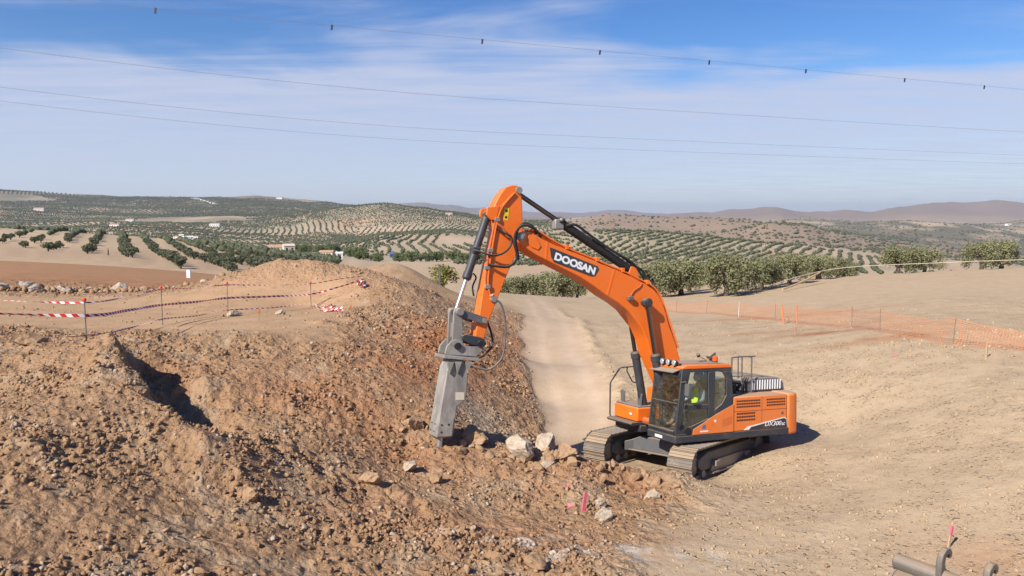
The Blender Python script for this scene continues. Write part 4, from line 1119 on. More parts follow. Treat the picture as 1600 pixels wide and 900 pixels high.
# ---- revolving deck
dk = MB()
dk.box((-2.42, 0.26, 1.07), (1.46, 1.46, 1.25)).box((-2.42, -0.20, 1.07), (0.95, 0.258, 1.25)).box((-2.42, -1.44, 1.07), (1.36, -0.202, 1.25))
deck = up(dk, 'deck', 'dark', None, 0.018)
up(MB().box((1.461, 0.62, 1.12), (1.475, 0.92, 1.19)), 'step_light', 'white', deck)
up(MB().prism([(1.05, 1.255), (1.62, 1.255), (1.66, 1.30), (1.62, 1.345), (1.05, 1.345)], -1.44, -0.22), 'step', 'dark', deck, 0.01)
up(MB().prism([(0.3, 1.25), (1.05, 1.25), (0.85, 1.75), (0.5, 2.15), (0.2, 2.2), (0.02, 1.9)], -0.36, -0.30).prism([(0.3, 1.25), (1.05, 1.25), (0.85, 1.75), (0.5, 2.15), (0.2, 2.2), (0.02, 1.9)], 0.20, 0.255), 'boom_bracket', 'grey', deck, 0.01)
up(MB().cyl((1.18, -0.62, 1.38), (1.18, 0.22, 1.38), 0.10, 16), 'swivel', 'rust', deck)

# ---- engine housing, panels, counterweight
eng = up(MB().box((-2.36, -1.44, 1.252), (-0.435, 1.45, 2.17)), 'engine_housing', 'orange_dusty', None, 0.035)
up(MB().box((-1.443, 1.448, 1.27), (-1.433, 1.4515, 2.15)).box((-2.34, 1.449, 1.772), (-0.45, 1.4525, 1.784)), 'panel_seam', 'dark', eng)
def slots(x0, x1, z0, z1, rows, cols, par, y=1.45):
    m = MB()
    for r in range(rows):
        for c in range(cols):
            zx = z1 - (r + 0.5) * (z1 - z0) / rows
            xx = x0 + (c + 0.5) * (x1 - x0) / cols
            hw, hh = abs(x1 - x0) / cols * 0.34, (z1 - z0) / rows * 0.27
            m.box((xx - hw, y - 0.004, zx - hh), (xx + hw, y + 0.0045, zx + hh))
    return tag(up(m, 'vent_slots', 'black', par), kind='stuff')
slots(-0.54, -1.38, 1.86, 2.09, 3, 14, eng)
slots(-1.60, -2.28, 1.86, 2.09, 3, 11, eng)
slots(-0.55, -1.20, 1.50, 1.76, 3, 11, eng)
up(MB().prism([(-0.80, 1.275), (-0.95, 1.36), (-2.26, 1.545), (-2.33, 1.50), (-2.352, 1.275)], 1.4485, 1.456), 'white_trim', 'white', eng)
badge = up(MB().prism([(-0.98, 1.275), (-1.05, 1.345), (-2.24, 1.522), (-2.31, 1.485), (-2.34, 1.275)], 1.452, 1.461), 'name_plate', 'dark', eng)
text_on('DX300', 0.165, (-1.82, 1.462, 1.385), (-1, 0, -0.01), (0, 1, 0), 'lettering', 'white', eng, 0.3, 0.001, 1.22)
text_on('LC', 0.09, (-2.20, 1.462, 1.36), (-1, 0, 0), (0, 1, 0), 'lettering', 'white', eng, 0.35, 0.004)
up(MB().cyl((-2.18, 1.449, 1.66), (-2.18, 1.454, 1.66), 0.045, 18), 'round_emblem', 'grey', eng)
plan = [(-2.364, 1.46), (-2.60, 1.46), (-2.76, 1.40), (-2.92, 1.15), (-3.02, 0.7), (-3.06, 0.0), (-3.02, -0.7), (-2.92, -1.15), (-2.76, -1.40), (-2.60, -1.46), (-2.364, -1.46)]
cw = up(MB().prism(plan, 1.05, 2.19, 'z'), 'counterweight', 'orange_dusty', None, 0.07)
hood = up(MB().prism([(-1.45, 2.172), (-1.45, 2.50), (-1.60, 2.58), (-2.62, 2.56), (-2.82, 2.44), (-2.88, 2.192)], -0.75, 0.85), 'engine_hood', 'grey', None, 0.05)
for i in range(12):
    x = -1.62 - i * 0.095
    up(MB().prism([(x, 2.24), (x - 0.035, 2.24), (x - 0.045, 2.51), (x - 0.01, 2.51)], 0.848, 0.866), 'hood_slat', 'plastic_white', hood)
    if i < 11: up(MB().prism([(x - 0.042, 2.24), (x - 0.088, 2.24), (x - 0.098, 2.51), (x - 0.052, 2.51)], 0.848, 0.8525), 'hood_slot', 'black', hood)
mach = MB()
mach.cyl((-0.62, 0.45, 2.17), (-0.62, 0.45, 2.48), 0.16, 16).cyl((-0.98, 0.78, 2.17), (-0.98, 0.78, 2.42), 0.12, 16).cyl((-1.18, 0.30, 2.35), (-1.40, 0.30, 2.35), 0.14, 14)
mach.tube(spline([(-0.62, 0.45, 2.45), (-0.85, 0.6, 2.52), (-1.1, 0.62, 2.46), (-1.42, 0.62, 2.42)], 4), 0.055, 8)
up(mach, 'air_filter', 'black', None)
up(MB().tube(spline([(-1.30, 0.88, 2.17), (-1.30, 0.88, 2.42), (-1.42, 0.80, 2.52), (-1.62, 0.70, 2.56)], 5), 0.028, 8), 'hose', 'black', None)
def rail(y, x0, x1, top, mid):
    m = MB()
    m.tube(spline([(x0, y, 2.17), (x0 + 0.01, y, top - 0.12), (x0 - 0.08, y, top), (x1, y, top + 0.01)], 5), 0.022, 8)
    for x in mid: m.tube([(x, y, 2.17), (x, y, top)], 0.02, 8)
    m.tube([(x0, y, 2.66), (mid[-1], y, 2.66)], 0.017, 8)
    return m
rl = rail(0.98, -0.80, -1.62, 3.18, (-1.15, -1.50))
rl.tube([(-1.50, 0.98, 3.17), (-1.50, 0.45, 3.17), (-1.50, 0.45, 2.17)], 0.02, 8)
up(rl, 'handrail', 'grey', None)
up(MB().tube([(0.46, -0.55, 2.17), (0.46, -0.55, 3.30), (0.20, -0.55, 3.32), (0.20, -0.55, 2.9)], 0.02, 8), 'handrail', 'dark', None)

# ---- right hand side: fuel tank and tool box in front
tb = up(MB().box((0.30, -1.36, 1.36), (1.45, -0.22, 1.74)), 'tool_box', 'orange', None, 0.035)
up(MB().box((0.32, -1.34, 1.735), (1.40, -0.25, 1.775)), 'tread_plate', 'grey', tb, 0.008)
up(MB().box((1.448, -0.60, 1.50), (1.456, -0.46, 1.585)), 'reflector', 'dark', tb)
up(MB().box((1.455, -0.585, 1.515), (1.459, -0.475, 1.57)), 'reflector_lens', 'white', tb)
up(MB().box((-0.43, -1.42, 1.252), (0.29, -0.30, 2.15)), 'fuel_tank', 'orange', None, 0.03)
for yy in (-1.26, -0.42):
    up(MB().prism([(yy - 0.10, 1.78), (yy + 0.07, 1.78), (yy + 0.09, 2.08), (yy - 0.02, 2.13), (yy - 0.13, 2.08)], 1.20, 1.23, 'x').cyl((1.215, yy, 1.7), (1.215, yy, 1.80), 0.018, 8), 'mirror', 'grey', None, 0.006)
hr = MB()
hr.tube([(1.42, -1.40, 1.30), (1.50, -1.48, 1.33), (1.52, -1.48, 1.40), (1.52, -1.48, 2.28), (1.49, -1.48, 2.34), (1.20, -1.48, 2.70), (1.14, -1.48, 2.73), (0.62, -1.46, 2.75), (0.56, -1.46, 2.70), (0.55, -1.45, 1.9)], 0.022, 8)
hr.tube([(0.94, -1.47, 2.73), (0.96, -1.47, 2.62), (0.78, -1.46, 2.32), (0.72, -1.46, 2.28), (0.56, -1.45, 2.27)], 0.02, 8)
up(hr, 'handrail', 'dark', None)

# ---- cab
cab = up(MB().box((-0.42, 0.285, 1.252), (1.44, 1.455, 1.30)), 'cab', 'dark', None, 0.01)
def side_frame(y0, y1, name):
    m = MB()
    m.prism([(1.46, 1.30), (1.26, 2.95), (1.02, 2.95), (1.00, 2.87), (1.18, 2.12), (1.215, 1.93), (1.25, 1.54), (1.26, 1.30)], y0, y1)
    m.prism([(1.019, 2.95), (-0.33, 2.95), (-0.30, 2.86), (0.999, 2.868)], y0, y1)
    m.prism([(0.42, 2.86), (0.18, 2.86), (0.21, 1.72), (0.39, 1.66)], y0, y1)
    m.prism([(1.19, 2.045), (0.405, 2.02), (0.40, 1.90), (1.212, 1.93)], y0, y1)
    m.prism([(1.249, 1.54), (1.02, 1.46), (0.39, 1.655), (0.21, 1.715), (-0.43, 1.95), (-0.43, 1.302), (1.259, 1.302)], y0, y1)
    m.prism([(-0.331, 2.945), (-0.43, 2.18), (-0.43, 1.955), (0.205, 1.72), (0.205, 1.86), (-0.05, 2.01), (-0.20, 2.23), (-0.20, 2.64), (-0.10, 2.82), (-0.06, 2.858), (-0.299, 2.858)], y0, y1)
    return up(m, name, 'dark', cab, 0.012)
side_frame(1.40, 1.455, 'door_frame')
side_frame(0.285, 0.335, 'side_frame')
ff = MB()
ff.prism([(1.46, 1.30), (1.50, 1.36), (1.48, 1.40), (1.40, 1.38), (1.38, 1.30)], 0.337, 1.398)
ff.prism([(1.30, 2.78), (1.27, 2.95), (1.20, 2.95), (1.23, 2.78)], 0.337, 1.398)
ff.box((-0.43, 0.337, 1.302), (-0.36, 1.398, 2.1)).box((-0.40, 0.337, 2.80), (-0.34, 1.398, 2.95)).box((-0.42, 0.337, 2.1), (-0.36, 0.45, 2.8)).box((-0.42, 1.29, 2.1), (-0.36, 1.398, 2.8))
up(ff, 'front_frame', 'dark', cab, 0.01)
def pane(pts, name='window_pane'):
    n = len(pts)
    off = (Vector(pts[1]) - Vector(pts[0])).cross(Vector(pts[2]) - Vector(pts[0])).normalized() * 0.006
    vs = [Vector(p) for p in pts] + [Vector(p) + off for p in pts]
    m = MB().add(vs, [tuple(range(n)), tuple(range(2 * n - 1, n - 1, -1))] + [(i, i + n, (i + 1) % n + n, (i + 1) % n) for i in range(n)])
    return up(m, name, 'glass', cab)
pane([(1.425, 0.345, 1.385), (1.425, 1.39, 1.385), (1.265, 1.39, 2.80), (1.265, 0.345, 2.80)], 'windscreen')
for yy in (1.425, 0.305):
    pane([(1.19, yy, 2.045), (1.00, yy, 2.865), (0.42, yy, 2.86), (0.405, yy, 2.02)])
    pane([(1.212, yy, 1.93), (0.40, yy, 1.90), (0.39, yy, 1.66), (1.02, yy, 1.462), (1.249, yy, 1.54)])
    pane([(0.18, yy, 2.86), (-0.06, yy, 2.856), (-0.20, yy, 2.64), (-0.20, yy, 2.23), (-0.05, yy, 2.01), (0.205, yy, 1.86)])
up(MB().box((1.355, 0.345, 2.07), (1.372, 1.39, 2.085)), 'windscreen_bar', 'grey', cab)
up(MB().tube([(1.47, 0.80, 1.42), (1.40, 0.70, 2.05)], 0.012, 6), 'wiper', 'black', cab)
up(MB().prism([(0.92, 1.262), (0.90, 1.40), (0.65, 1.515), (0.2, 1.735), (-0.43, 1.985), (-0.432, 1.262)], 1.456, 1.472), 'lower_panel', 'orange_dusty', cab, 0.006)
gm = MB()
for i in range(7):
    for j in range(6):
        x, z = -0.05 - i * 0.048 , 1.44 + j * 0.036 + (i - 3) * 0.012
        gm.prism([(x, z), (x - 0.018, z + 0.008), (x - 0.03, z + 0.03), (x - 0.012, z + 0.022)], 1.4725, 1.4765)
tag(up(gm, 'grille', 'rust', cab), kind='stuff')
up(MB().prism([(0.62, 1.40), (0.50, 1.40), (0.50, 1.50), (0.60, 1.50)], 1.4725, 1.475), 'blue_sticker', 'bluepaint', cab)
up(MB().prism([(0.68, 1.318), (0.42, 1.318), (0.42, 1.352), (0.68, 1.352)], 1.4725, 1.475), 'white_sticker', 'white', cab)
up(MB().prism([(0.33, 1.45), (0.27, 1.45), (0.27, 1.56), (0.33, 1.60)], 1.4725, 1.475), 'small_plate', 'orange', cab)
up(MB().cyl((0.19, 1.473, 1.58), (0.19, 1.477, 1.58), 0.035, 14), 'lock', 'white', cab)
rf = up(MB().prism([(1.28, 2.952), (1.27, 3.0), (1.12, 3.055), (-0.25, 3.055), (-0.38, 3.0), (-0.40, 2.952)], 0.27, 1.472), 'roof', 'orange', cab, 0.035)
up(MB().prism([(1.10, 3.056), (-0.20, 3.056), (-0.20, 3.066), (1.10, 3.066)], 0.34, 1.24), 'roof_hatch', 'grey', cab, 0.004)
up(MB().add([(1.27, 0.34, 2.93), (1.27, 1.40, 2.93), (1.50, 1.37, 2.855), (1.50, 0.37, 2.855), (1.27, 0.34, 2.95), (1.27, 1.40, 2.95), (1.50, 1.37, 2.875), (1.50, 0.37, 2.875)],
            [(0, 1, 2, 3), (7, 6, 5, 4), (0, 4, 5, 1), (1, 5, 6, 2), (2, 6, 7, 3), (3, 7, 4, 0)]), 'sun_visor', 'grey', cab)
lb = up(MB().box((1.17, 0.32, 3.04), (1.23, 1.30, 3.09)), 'light_bar', 'dark', cab)
for i in range(4):
    y = 0.44 + i * 0.245
    up(MB().tube([(1.20, y, 3.10), (1.28, y, 3.10), (1.33, y, 3.10)], [0.045, 0.085, 0.085], 16), 'work_light_housing', 'dark', cab)
    up(MB().tube([(1.331, y, 3.10), (1.345, y, 3.10)], [0.076, 0.06], 16), 'work_light', 'lamp', cab)
up(MB().cyl((-0.17, 1.02, 3.05), (-0.17, 1.02, 3.10), 0.075, 16), 'beacon_base', 'dark', cab)
up(MB().tube([(-0.17, 1.02, 3.10), (-0.17, 1.02, 3.20), (-0.17, 1.02, 3.235)], [0.075, 0.068, 0.04], 16), 'beacon', 'beacon', cab)
up(MB().box((-0.36, 0.62, 3.05), (-0.30, 0.70, 3.15)).prism([(-0.26, 3.12), (-0.44, 3.24), (-0.40, 3.32), (-0.20, 3.20)], 0.60, 0.76), 'rear_light', 'grey', cab, 0.01)
up(MB().tube([(0.35, 0.80, 3.05), (-0.02, 0.85, 3.10), (0.05, 0.60, 3.22)], 0.012, 6).cyl((0.02, 0.58, 3.20), (0.08, 0.62, 3.26), 0.05, 12), 'antenna', 'dark', cab)
up(MB().prism([(1.26, 2.30), (1.20, 2.30), (1.18, 2.58), (1.24, 2.60)], 1.54, 1.70).tube([(1.30, 1.45, 2.62), (1.26, 1.60, 2.66), (1.22, 1.60, 2.5)], 0.012, 6), 'mirror', 'grey', cab, 0.01)
up(MB().tube(spline([(1.36, 1.47, 1.45), (1.33, 1.52, 1.7), (1.25, 1.52, 2.3), (1.18, 1.47, 2.75)], 5), 0.018, 8), 'grab_rail', 'black', cab)
up(MB().cyl((1.08, 1.45, 1.38), (1.08, 1.475, 1.38), 0.09, 20), 'door_vent', 'black', cab)
# seat and controls
seat = up(MB().box((0.17, 0.62, 1.60), (0.67, 1.10, 1.76)), 'operator_seat', 'seat', cab, 0.05)
up(MB().prism([(0.12, 1.70), (0.26, 1.70), (0.13, 2.50), (0.0, 2.48)], 0.64, 1.08), 'backrest', 'seat', cab, 0.04)
up(MB().box((0.20, 0.66, 1.302), (0.60, 1.06, 1.60)), 'seat_base', 'dark', cab)
for yy in (0.50, 1.20):
    up(MB().box((0.18, yy - 0.08, 1.302), (0.76, yy + 0.08, 1.84)), 'side_console', 'dark', cab, 0.02)
    up(MB().tube([(0.71, yy, 1.84), (0.75, yy, 2.00)], [0.02, 0.028], 8), 'joystick', 'black', cab)
up(MB().tube([(1.0, 0.78, 1.302), (0.93, 0.78, 1.8)], 0.015, 6).tube([(1.0, 0.96, 1.302), (0.93, 0.96, 1.8)], 0.015, 6).box((0.95, 0.72, 1.31), (1.15, 0.84, 1.33)).box((0.95, 0.90, 1.31), (1.15, 1.02, 1.33)), 'pedals', 'dark', cab)
up(MB().box((1.10, 0.37, 1.75), (1.16, 0.55, 1.92)), 'monitor', 'black', cab, 0.01)

# ---- boom, arm and their cylinders (all in the machine's middle plane)
boom_out = [(5.26, 6.36), (4.98, 6.31), (4.77, 6.21), (4.43, 6.08), (3.94, 5.93), (3.33, 5.74), (2.78, 5.56), (2.16, 5.36), (1.58, 5.13), (1.30, 4.98), (1.13, 4.80), (0.98, 4.54), (0.80, 4.03),
            (0.56, 3.51), (0.44, 3.15), (0.16, 2.2), (0.06, 1.98), (0.12, 1.76), (0.34, 1.68), (0.56, 1.78), (0.72, 2.05), (1.39, 3.25), (1.51, 3.61), (1.68, 3.93), (1.91, 4.17), (2.16, 4.43), (2.47, 4.63), (2.85, 4.82),
            (3.18, 5.03), (3.63, 5.27), (4.32, 5.55), (4.92, 5.80), (5.38, 6.06), (5.47, 6.16), (5.48, 6.27), (5.40, 6.35)]
boom = up(MB().prism(boom_out, -0.29, 0.29), 'boom', 'orange', None, 0.022)
lid = [(5.30, 5.98), (4.94, 5.74), (4.34, 5.49), (3.65, 5.21), (3.20, 4.97), (2.87, 4.76), (2.49, 4.57), (2.18, 4.37), (1.93, 4.12), (1.71, 3.88)]
up(MB().tube([(5.36, -0.36, 6.23), (5.36, 0.37, 6.23)], 0.11, 20).tube([(5.36, 0.37, 6.23), (5.36, 0.39, 6.23)], 0.07, 6), 'tip_pin', 'worn', boom)
up(MB().prism([(5.14, 6.30), (4.92, 6.24), (4.78, 6.02), (4.86, 5.92), (5.05, 5.98), (5.16, 6.10)], 0.290, 0.312), 'boss_plate', 'orange', boom, 0.008)
for xa, za, xb, zb in ((4.62, 6.14, 4.66, 5.70), (2.62, 5.50, 2.82, 4.84)):
    up(MB().prism([(xa, za), (xa - 0.05, za - 0.02), (xb - 0.05, zb - 0.02), (xb, zb)], 0.2895, 0.297), 'weld_plate', 'orange', boom)
up(MB().prism([(4.52, 6.00), (3.12, 5.57), (3.07, 5.49), (3.19, 5.31), (3.31, 5.30), (4.40, 5.63), (4.48, 5.75)], 0.2905, 0.299), 'name_plate', 'dark', boom)
text_on('DOOSAN', 0.252, (3.785, 0.3005, 5.60), (-1.28, 0, -0.385), (0, 1, 0), 'lettering', 'white', boom, 0.0, 0.012, 1.16)
up(MB().cyl((1.67, -0.58, 4.64), (1.67, 0.58, 4.64), 0.085, 20), 'cylinder_pin', 'dark', boom)
up(MB().box((2.04, 0.29, 4.69), (2.20, 0.40, 4.80)), 'boom_light', 'grey', boom, 0.015)
up(MB().tube(spline([(2.08, 0.31, 4.81), (1.98, 0.31, 4.95), (1.80, 0.31, 5.06), (1.72, 0.30, 5.16)], 4), 0.015, 6), 'light_cable', 'rust', boom)
for yy, dz in ((0.24, 0.05), (0.15, 0.06), (0.05, 0.05), (-0.08, 0.06)):
    up(MB().tube(spline([(5.05, yy, 6.42), (4.80, yy, 6.38), (4.43, yy, 6.10 + dz + 0.04), (3.94, yy, 5.94 + dz), (3.33, yy, 5.75 + dz), (2.78, yy, 5.57 + dz), (2.16, yy, 5.37 + dz), (1.58, yy, 5.14 + dz), (1.28, yy, 5.00 + dz), (1.05, yy, 4.80), (0.88, yy, 4.42), (0.70, yy, 4.02), (0.44, yy, 3.4)], 4), 0.026, 6),
       'boom_pipe', 'orange' if yy != 0.15 else 'rust', boom)
for xx, zz in ((4.0, 5.99), (3.1, 5.71), (2.3, 5.45), (1.5, 5.15)):
    up(MB().box((xx - 0.05, -0.14, zz - 0.02), (xx + 0.05, 0.275, zz + 0.10)), 'pipe_clamp', 'orange', boom, 0.008)

def ram(name, p0, p1, headfrac, rb, rr, rodmat, eye=0.12, bodymat='dark'):
    """hydraulic cylinder: barrel from p0 (base eye) to the gland, rod from there to p1"""
    a, b = Vector(p0), Vector(p1)
    g = a.lerp(b, headfrac)
    d = (b - a).normalized()
    m = MB().tube([a + d * 0.05, g], rb, 18).tube([g - d * 0.16, g - d * 0.02, g + d * 0.03], [rb * 1.16, rb * 1.16, rb * 0.8], 18)
    m.cyl(a - Vector((0, rb * 0.9, 0)), a + Vector((0, rb * 0.9, 0)), eye, 16)
    body = up(m, name, bodymat, None)
    up(MB().tube([g, b], rr, 14), 'rod', rodmat, body)
    up(MB().cyl(b - Vector((0, rb * 0.85, 0)), b + Vector((0, rb * 0.85, 0)), eye * 0.9, 16), 'rod_eye', 'dark', body)
    return body
ram('boom_cylinder', (1.02, 0.46, 1.48), (1.67, 0.46, 4.64), 0.56, 0.115, 0.058, 'darkrod', 0.13)
bc = ram('boom_cylinder', (1.02, -0.46, 1.48), (1.67, -0.46, 4.64), 0.56, 0.115, 0.058, 'darkrod', 0.13)
ac = ram('arm_cylinder', (1.88, 0.0, 5.50), (5.36, 0.0, 7.36), 0.655, 0.115, 0.062, 'darkrod', 0.12, 'black')
up(MB().prism([(1.70, 5.20), (2.10, 5.32), (1.98, 5.60), (1.80, 5.60)], -0.17, -0.13).prism([(1.70, 5.20), (2.10, 5.32), (1.98, 5.60), (1.80, 5.60)], 0.13, 0.17), 'cylinder_bracket', 'orange', boom, 0.01)
up(MB().tube(spline([(3.95, 0.10, 6.58), (3.7, 0.15, 6.62), (3.3, 0.14, 6.40), (2.8, 0.14, 6.12), (2.2, 0.14, 5.82), (1.9, 0.15, 5.62), (1.62, 0.16, 5.50), (1.45, 0.15, 5.22)], 4), 0.035, 8)
   .tube(spline([(3.2, 0.14, 6.30), (2.6, 0.17, 6.0), (2.0, 0.2, 5.72), (1.7, 0.18, 5.44), (1.5, 0.12, 5.2)], 4), 0.03, 8), 'hose', 'black', ac)
up(MB().box((4.02, -0.10, 6.48), (4.28, 0.12, 6.74)).cyl((4.1, 0.0, 6.70), (4.1, 0.16, 6.74), 0.05, 10), 'gland_fitting', 'worn', ac, 0.03)

arm_out = [(5.54, 7.50), (5.40, 7.50), (5.30, 7.40), (5.27, 7.20), (5.25, 6.96), (5.24, 6.56), (5.20, 6.20), (5.30, 5.98), (5.54, 5.52), (5.92, 4.61), (6.10, 4.19), (6.22, 3.75), (6.27, 3.58), (6.36, 3.54), (6.45, 3.60),
           (6.47, 3.80), (6.37, 4.30), (6.29, 4.87), (6.06, 6.04), (5.99, 6.36), (6.06, 6.72), (6.06, 6.84), (5.98, 7.04), (5.84, 7.28), (5.70, 7.44)]
arm = up(MB().prism(arm_out, -0.19, 0.19), 'arm', 'orange', None, 0.022)
up(MB().prism([(5.745, 6.935), (5.615, 6.92), (5.645, 6.61), (5.775, 6.63)], 0.1905, 0.196), 'warning_sticker', 'yellow', arm)
for (x, z) in ((5.69, 6.86), (5.70, 6.70)):
    up(MB().prism([(x + 0.03, z - 0.04), (x - 0.035, z - 0.03), (x - 0.02, z + 0.035), (x + 0.01, z + 0.01), (x + 0.035, z + 0.03)], 0.1961, 0.199), 'sticker_mark', 'black', arm)
up(MB().cyl((5.37, -0.24, 7.38), (5.37, 0.25, 7.38), 0.085, 18), 'arm_top_pin', 'worn', arm)
for dy in (-0.24, 0.17):
    up(MB().prism([(5.90, 6.95), (6.22, 6.90), (6.24, 6.72), (6.12, 6.60), (5.98, 6.60)], dy, dy + 0.07), 'cylinder_ear', 'orange', arm, 0.01)
for k, yy in enumerate((0.225, 0.215)):
    up(MB().tube(spline([(5.50 - 0.03 * k, yy, 7.30), (5.72, yy, 7.06), (5.87 + .05 * k, yy, 6.84), (5.97 + .04 * k, yy, 6.5), (6.06 + .05 * k, yy, 6.0), (6.14 + .05 * k, yy, 5.50), (6.17 + .05 * k, yy, 5.05), (6.10, yy, 4.76), (6.03, yy, 4.66)], 4), 0.024, 7), 'arm_pipe', 'rust' if k else 'orange', arm)
for xx, zz in ((5.93, 6.62), (6.10, 5.86), (6.18, 5.44), (6.16, 4.98)):
    up(MB().box((xx - 0.05, 0.188, zz - 0.05), (xx + 0.09, 0.255, zz + 0.05)), 'pipe_clamp', 'worn', arm, 0.01)
up(MB().cyl((6.03, 0.19, 4.68), (6.03, 0.34, 4.68), 0.075, 14).cyl((5.96, 0.24, 4.60), (6.10, 0.30, 4.78), 0.05, 10), 'breaker_valve', 'worn', arm)
for pth, rr_, mt in (([(4.75, .26, 6.25), (5.02, .34, 6.46), (5.32, .38, 6.50), (5.53, .42, 6.33), (5.58, .44, 6.06), (5.50, .42, 5.80), (5.52, .40, 5.64), (5.70, .38, 5.48), (6.0, .33, 5.48), (6.18, .26, 5.52)], 0.036, 'black'),
                 ([(4.85, .20, 6.34), (5.05, .28, 6.52), (5.30, .33, 6.55), (5.46, .37, 6.38), (5.52, .38, 6.10), (5.46, .36, 5.86), (5.42, .34, 5.66)], 0.034, 'black'),
                 ([(5.95, .24, 6.40), (5.80, .3, 6.30), (5.63, .36, 6.20), (5.66, .37, 5.97), (5.86, .36, 5.79), (6.11, .32, 5.74), (6.42, .18, 5.83), (6.50, .10, 5.86)], 0.027, 'black'),
                 ([(5.97, .24, 6.52), (5.84, .30, 6.42), (5.72, .31, 6.22), (5.58, .31, 6.16)], 0.025, 'rust')):
    up(MB().tube(spline(pth, 5), rr_, 8), 'hose', mt, arm)
bk = ram('bucket_cylinder', (6.12, 0.0, 6.74), (6.91, 0.0, 4.37), 0.665, 0.098, 0.05, 'chrome', 0.10)
up(MB().box((6.33, -0.12, 5.78), (6.53, 0.12, 5.94)), 'cylinder_clamp', 'dark', bk, 0.015)
up(MB().tube(spline([(6.40, -0.16, 5.3), (6.30, -0.22, 5.2), (6.38, -0.24, 4.98), (6.36, -0.2, 4.75)], 4), 0.022, 6), 'hose', 'black', bk)

lk = up(MB().tube([(6.91, -0.34, 4.37), (6.91, 0.34, 4.37)], 0.085, 18), 'link_pin', 'worn', None)
for yy in (0.235, -0.285):
    up(MB().prism([(6.21, 4.24), (6.30, 4.26), (6.88, 4.45), (6.97, 4.43), (6.99, 4.33), (6.93, 4.28), (6.34, 4.08), (6.24, 4.09), (6.19, 4.15)], yy, yy + 0.05), 'guide_link', 'grey', lk, 0.012)
    up(MB().cyl((6.27, yy - 0.01, 4.16), (6.27, yy + 0.075, 4.16), 0.06, 16), 'guide_pin', 'worn', lk)
for yy in (0.13, -0.20):
    up(MB().prism([(6.99, 4.45), (6.86, 4.47), (6.81, 4.38), (6.78, 3.60), (6.86, 3.50), (7.02, 3.50), (7.06, 3.58), (7.03, 4.36)], yy, yy + 0.07), 'bucket_link', 'worn', lk, 0.012)
up(MB().box((6.82, -0.13, 3.75), (6.98, 0.13, 4.10)), 'link_web', 'worn', lk)

# ---- hydraulic breaker
brk = up(MB().prism([(7.20, 3.05), (7.46, 1.45), (7.44, 1.41), (7.05, 1.41), (7.02, 1.45), (6.93, 2.12), (6.80, 2.20), (6.69, 2.37), (6.65, 3.02), (6.78, 3.23), (7.10, 3.25)], -0.27, 0.27), 'hydraulic_breaker', 'breaker', None, 0.03)
for yy in (0.269, -0.277):
    up(MB().prism([(7.43, 1.45), (7.07, 1.45), (7.02, 1.86), (7.36, 1.88)], yy, yy + 0.012), 'wear_plate', 'breaker', brk)
    for bx, bz in ((7.32, 1.72), (7.15, 1.72), (7.33, 1.55)):
        up(MB().cyl((bx, yy + 0.006, bz), (bx, yy + (0.022 if yy > 0 else -0.012), bz), 0.022, 8), 'bolt', 'black', brk)
for zz in (1.55, 1.72):
    for yy in (-0.12, 0.10): up(MB().cyl((7.43 - (zz - 1.45) * 0.1625, yy, zz), (7.47 - (zz - 1.45) * 0.1625, yy, zz), 0.022, 8), 'bolt', 'black', brk)
up(MB().prism([(6.98, 2.28), (6.76, 2.28), (6.76, 2.46), (6.98, 2.47)], 0.2695, 0.276), 'rating_plate', 'wall_cream', brk)
up(MB().prism([(7.30, 3.36), (6.42, 3.27), (6.42, 3.19), (7.30, 3.28)], -0.36, 0.36), 'top_plate', 'breaker', brk, 0.01)
for yy in (0.20, -0.26):
    up(MB().prism([(7.26, 3.37), (7.22, 3.55), (7.10, 3.68), (6.98, 3.72), (6.86, 3.68), (6.76, 3.58), (6.62, 3.54), (6.30, 3.54), (6.26, 3.48), (6.34, 3.40), (6.46, 3.29)], yy, yy + 0.06), 'bracket_ear', 'breaker', brk, 0.012)
up(MB().tube([(6.36, -0.30, 3.60), (6.36, 0.32, 3.60)], 0.085, 18), 'bracket_pin', 'black', brk)
up(MB().tube([(6.95, -0.30, 3.56), (6.95, 0.32, 3.56)], 0.085, 18), 'bracket_pin', 'black', brk)
up(MB().prism([(6.20, 3.60), (6.24, 3.70), (6.34, 3.76), (6.74, 3.84), (6.84, 3.80), (6.82, 3.70), (6.64, 3.60), (6.36, 3.53), (6.26, 3.53)], -0.24, 0.27), 'quick_coupler', 'dark', brk, 0.02)
for xx in (7.18, 6.98, 6.72):
    up(MB().prism([(xx + 0.05, 3.20), (xx - 0.12, 3.19), (xx - 0.02, 2.92)], 0.268, 0.34), 'gusset', 'breaker', brk)
up(MB().tube([(7.25, 0, 1.42), (7.285, 0, 1.02), (7.30, 0, 0.84), (7.31, 0, 0.78)], [0.075, 0.075, 0.068, 0.03], 14), 'chisel', 'chrome', brk)
up(MB().tube(spline([(6.01, .34, 4.67), (5.87, .36, 4.55), (5.76, .36, 4.18), (5.75, .36, 3.71), (5.83, .34, 3.25), (6.15, .32, 2.99), (6.50, .30, 3.05), (6.68, .24, 3.06)], 6), 0.024, 8), 'hose', 'grey', brk)
up(MB().tube(spline([(6.12, -.22, 4.50), (6.0, -.24, 4.2), (5.91, -.1, 3.80), (5.98, 0.1, 3.55), (6.20, .22, 3.36), (6.45, .26, 3.24), (6.66, .26, 3.14)], 6), 0.028, 8), 'hose', 'black', brk)

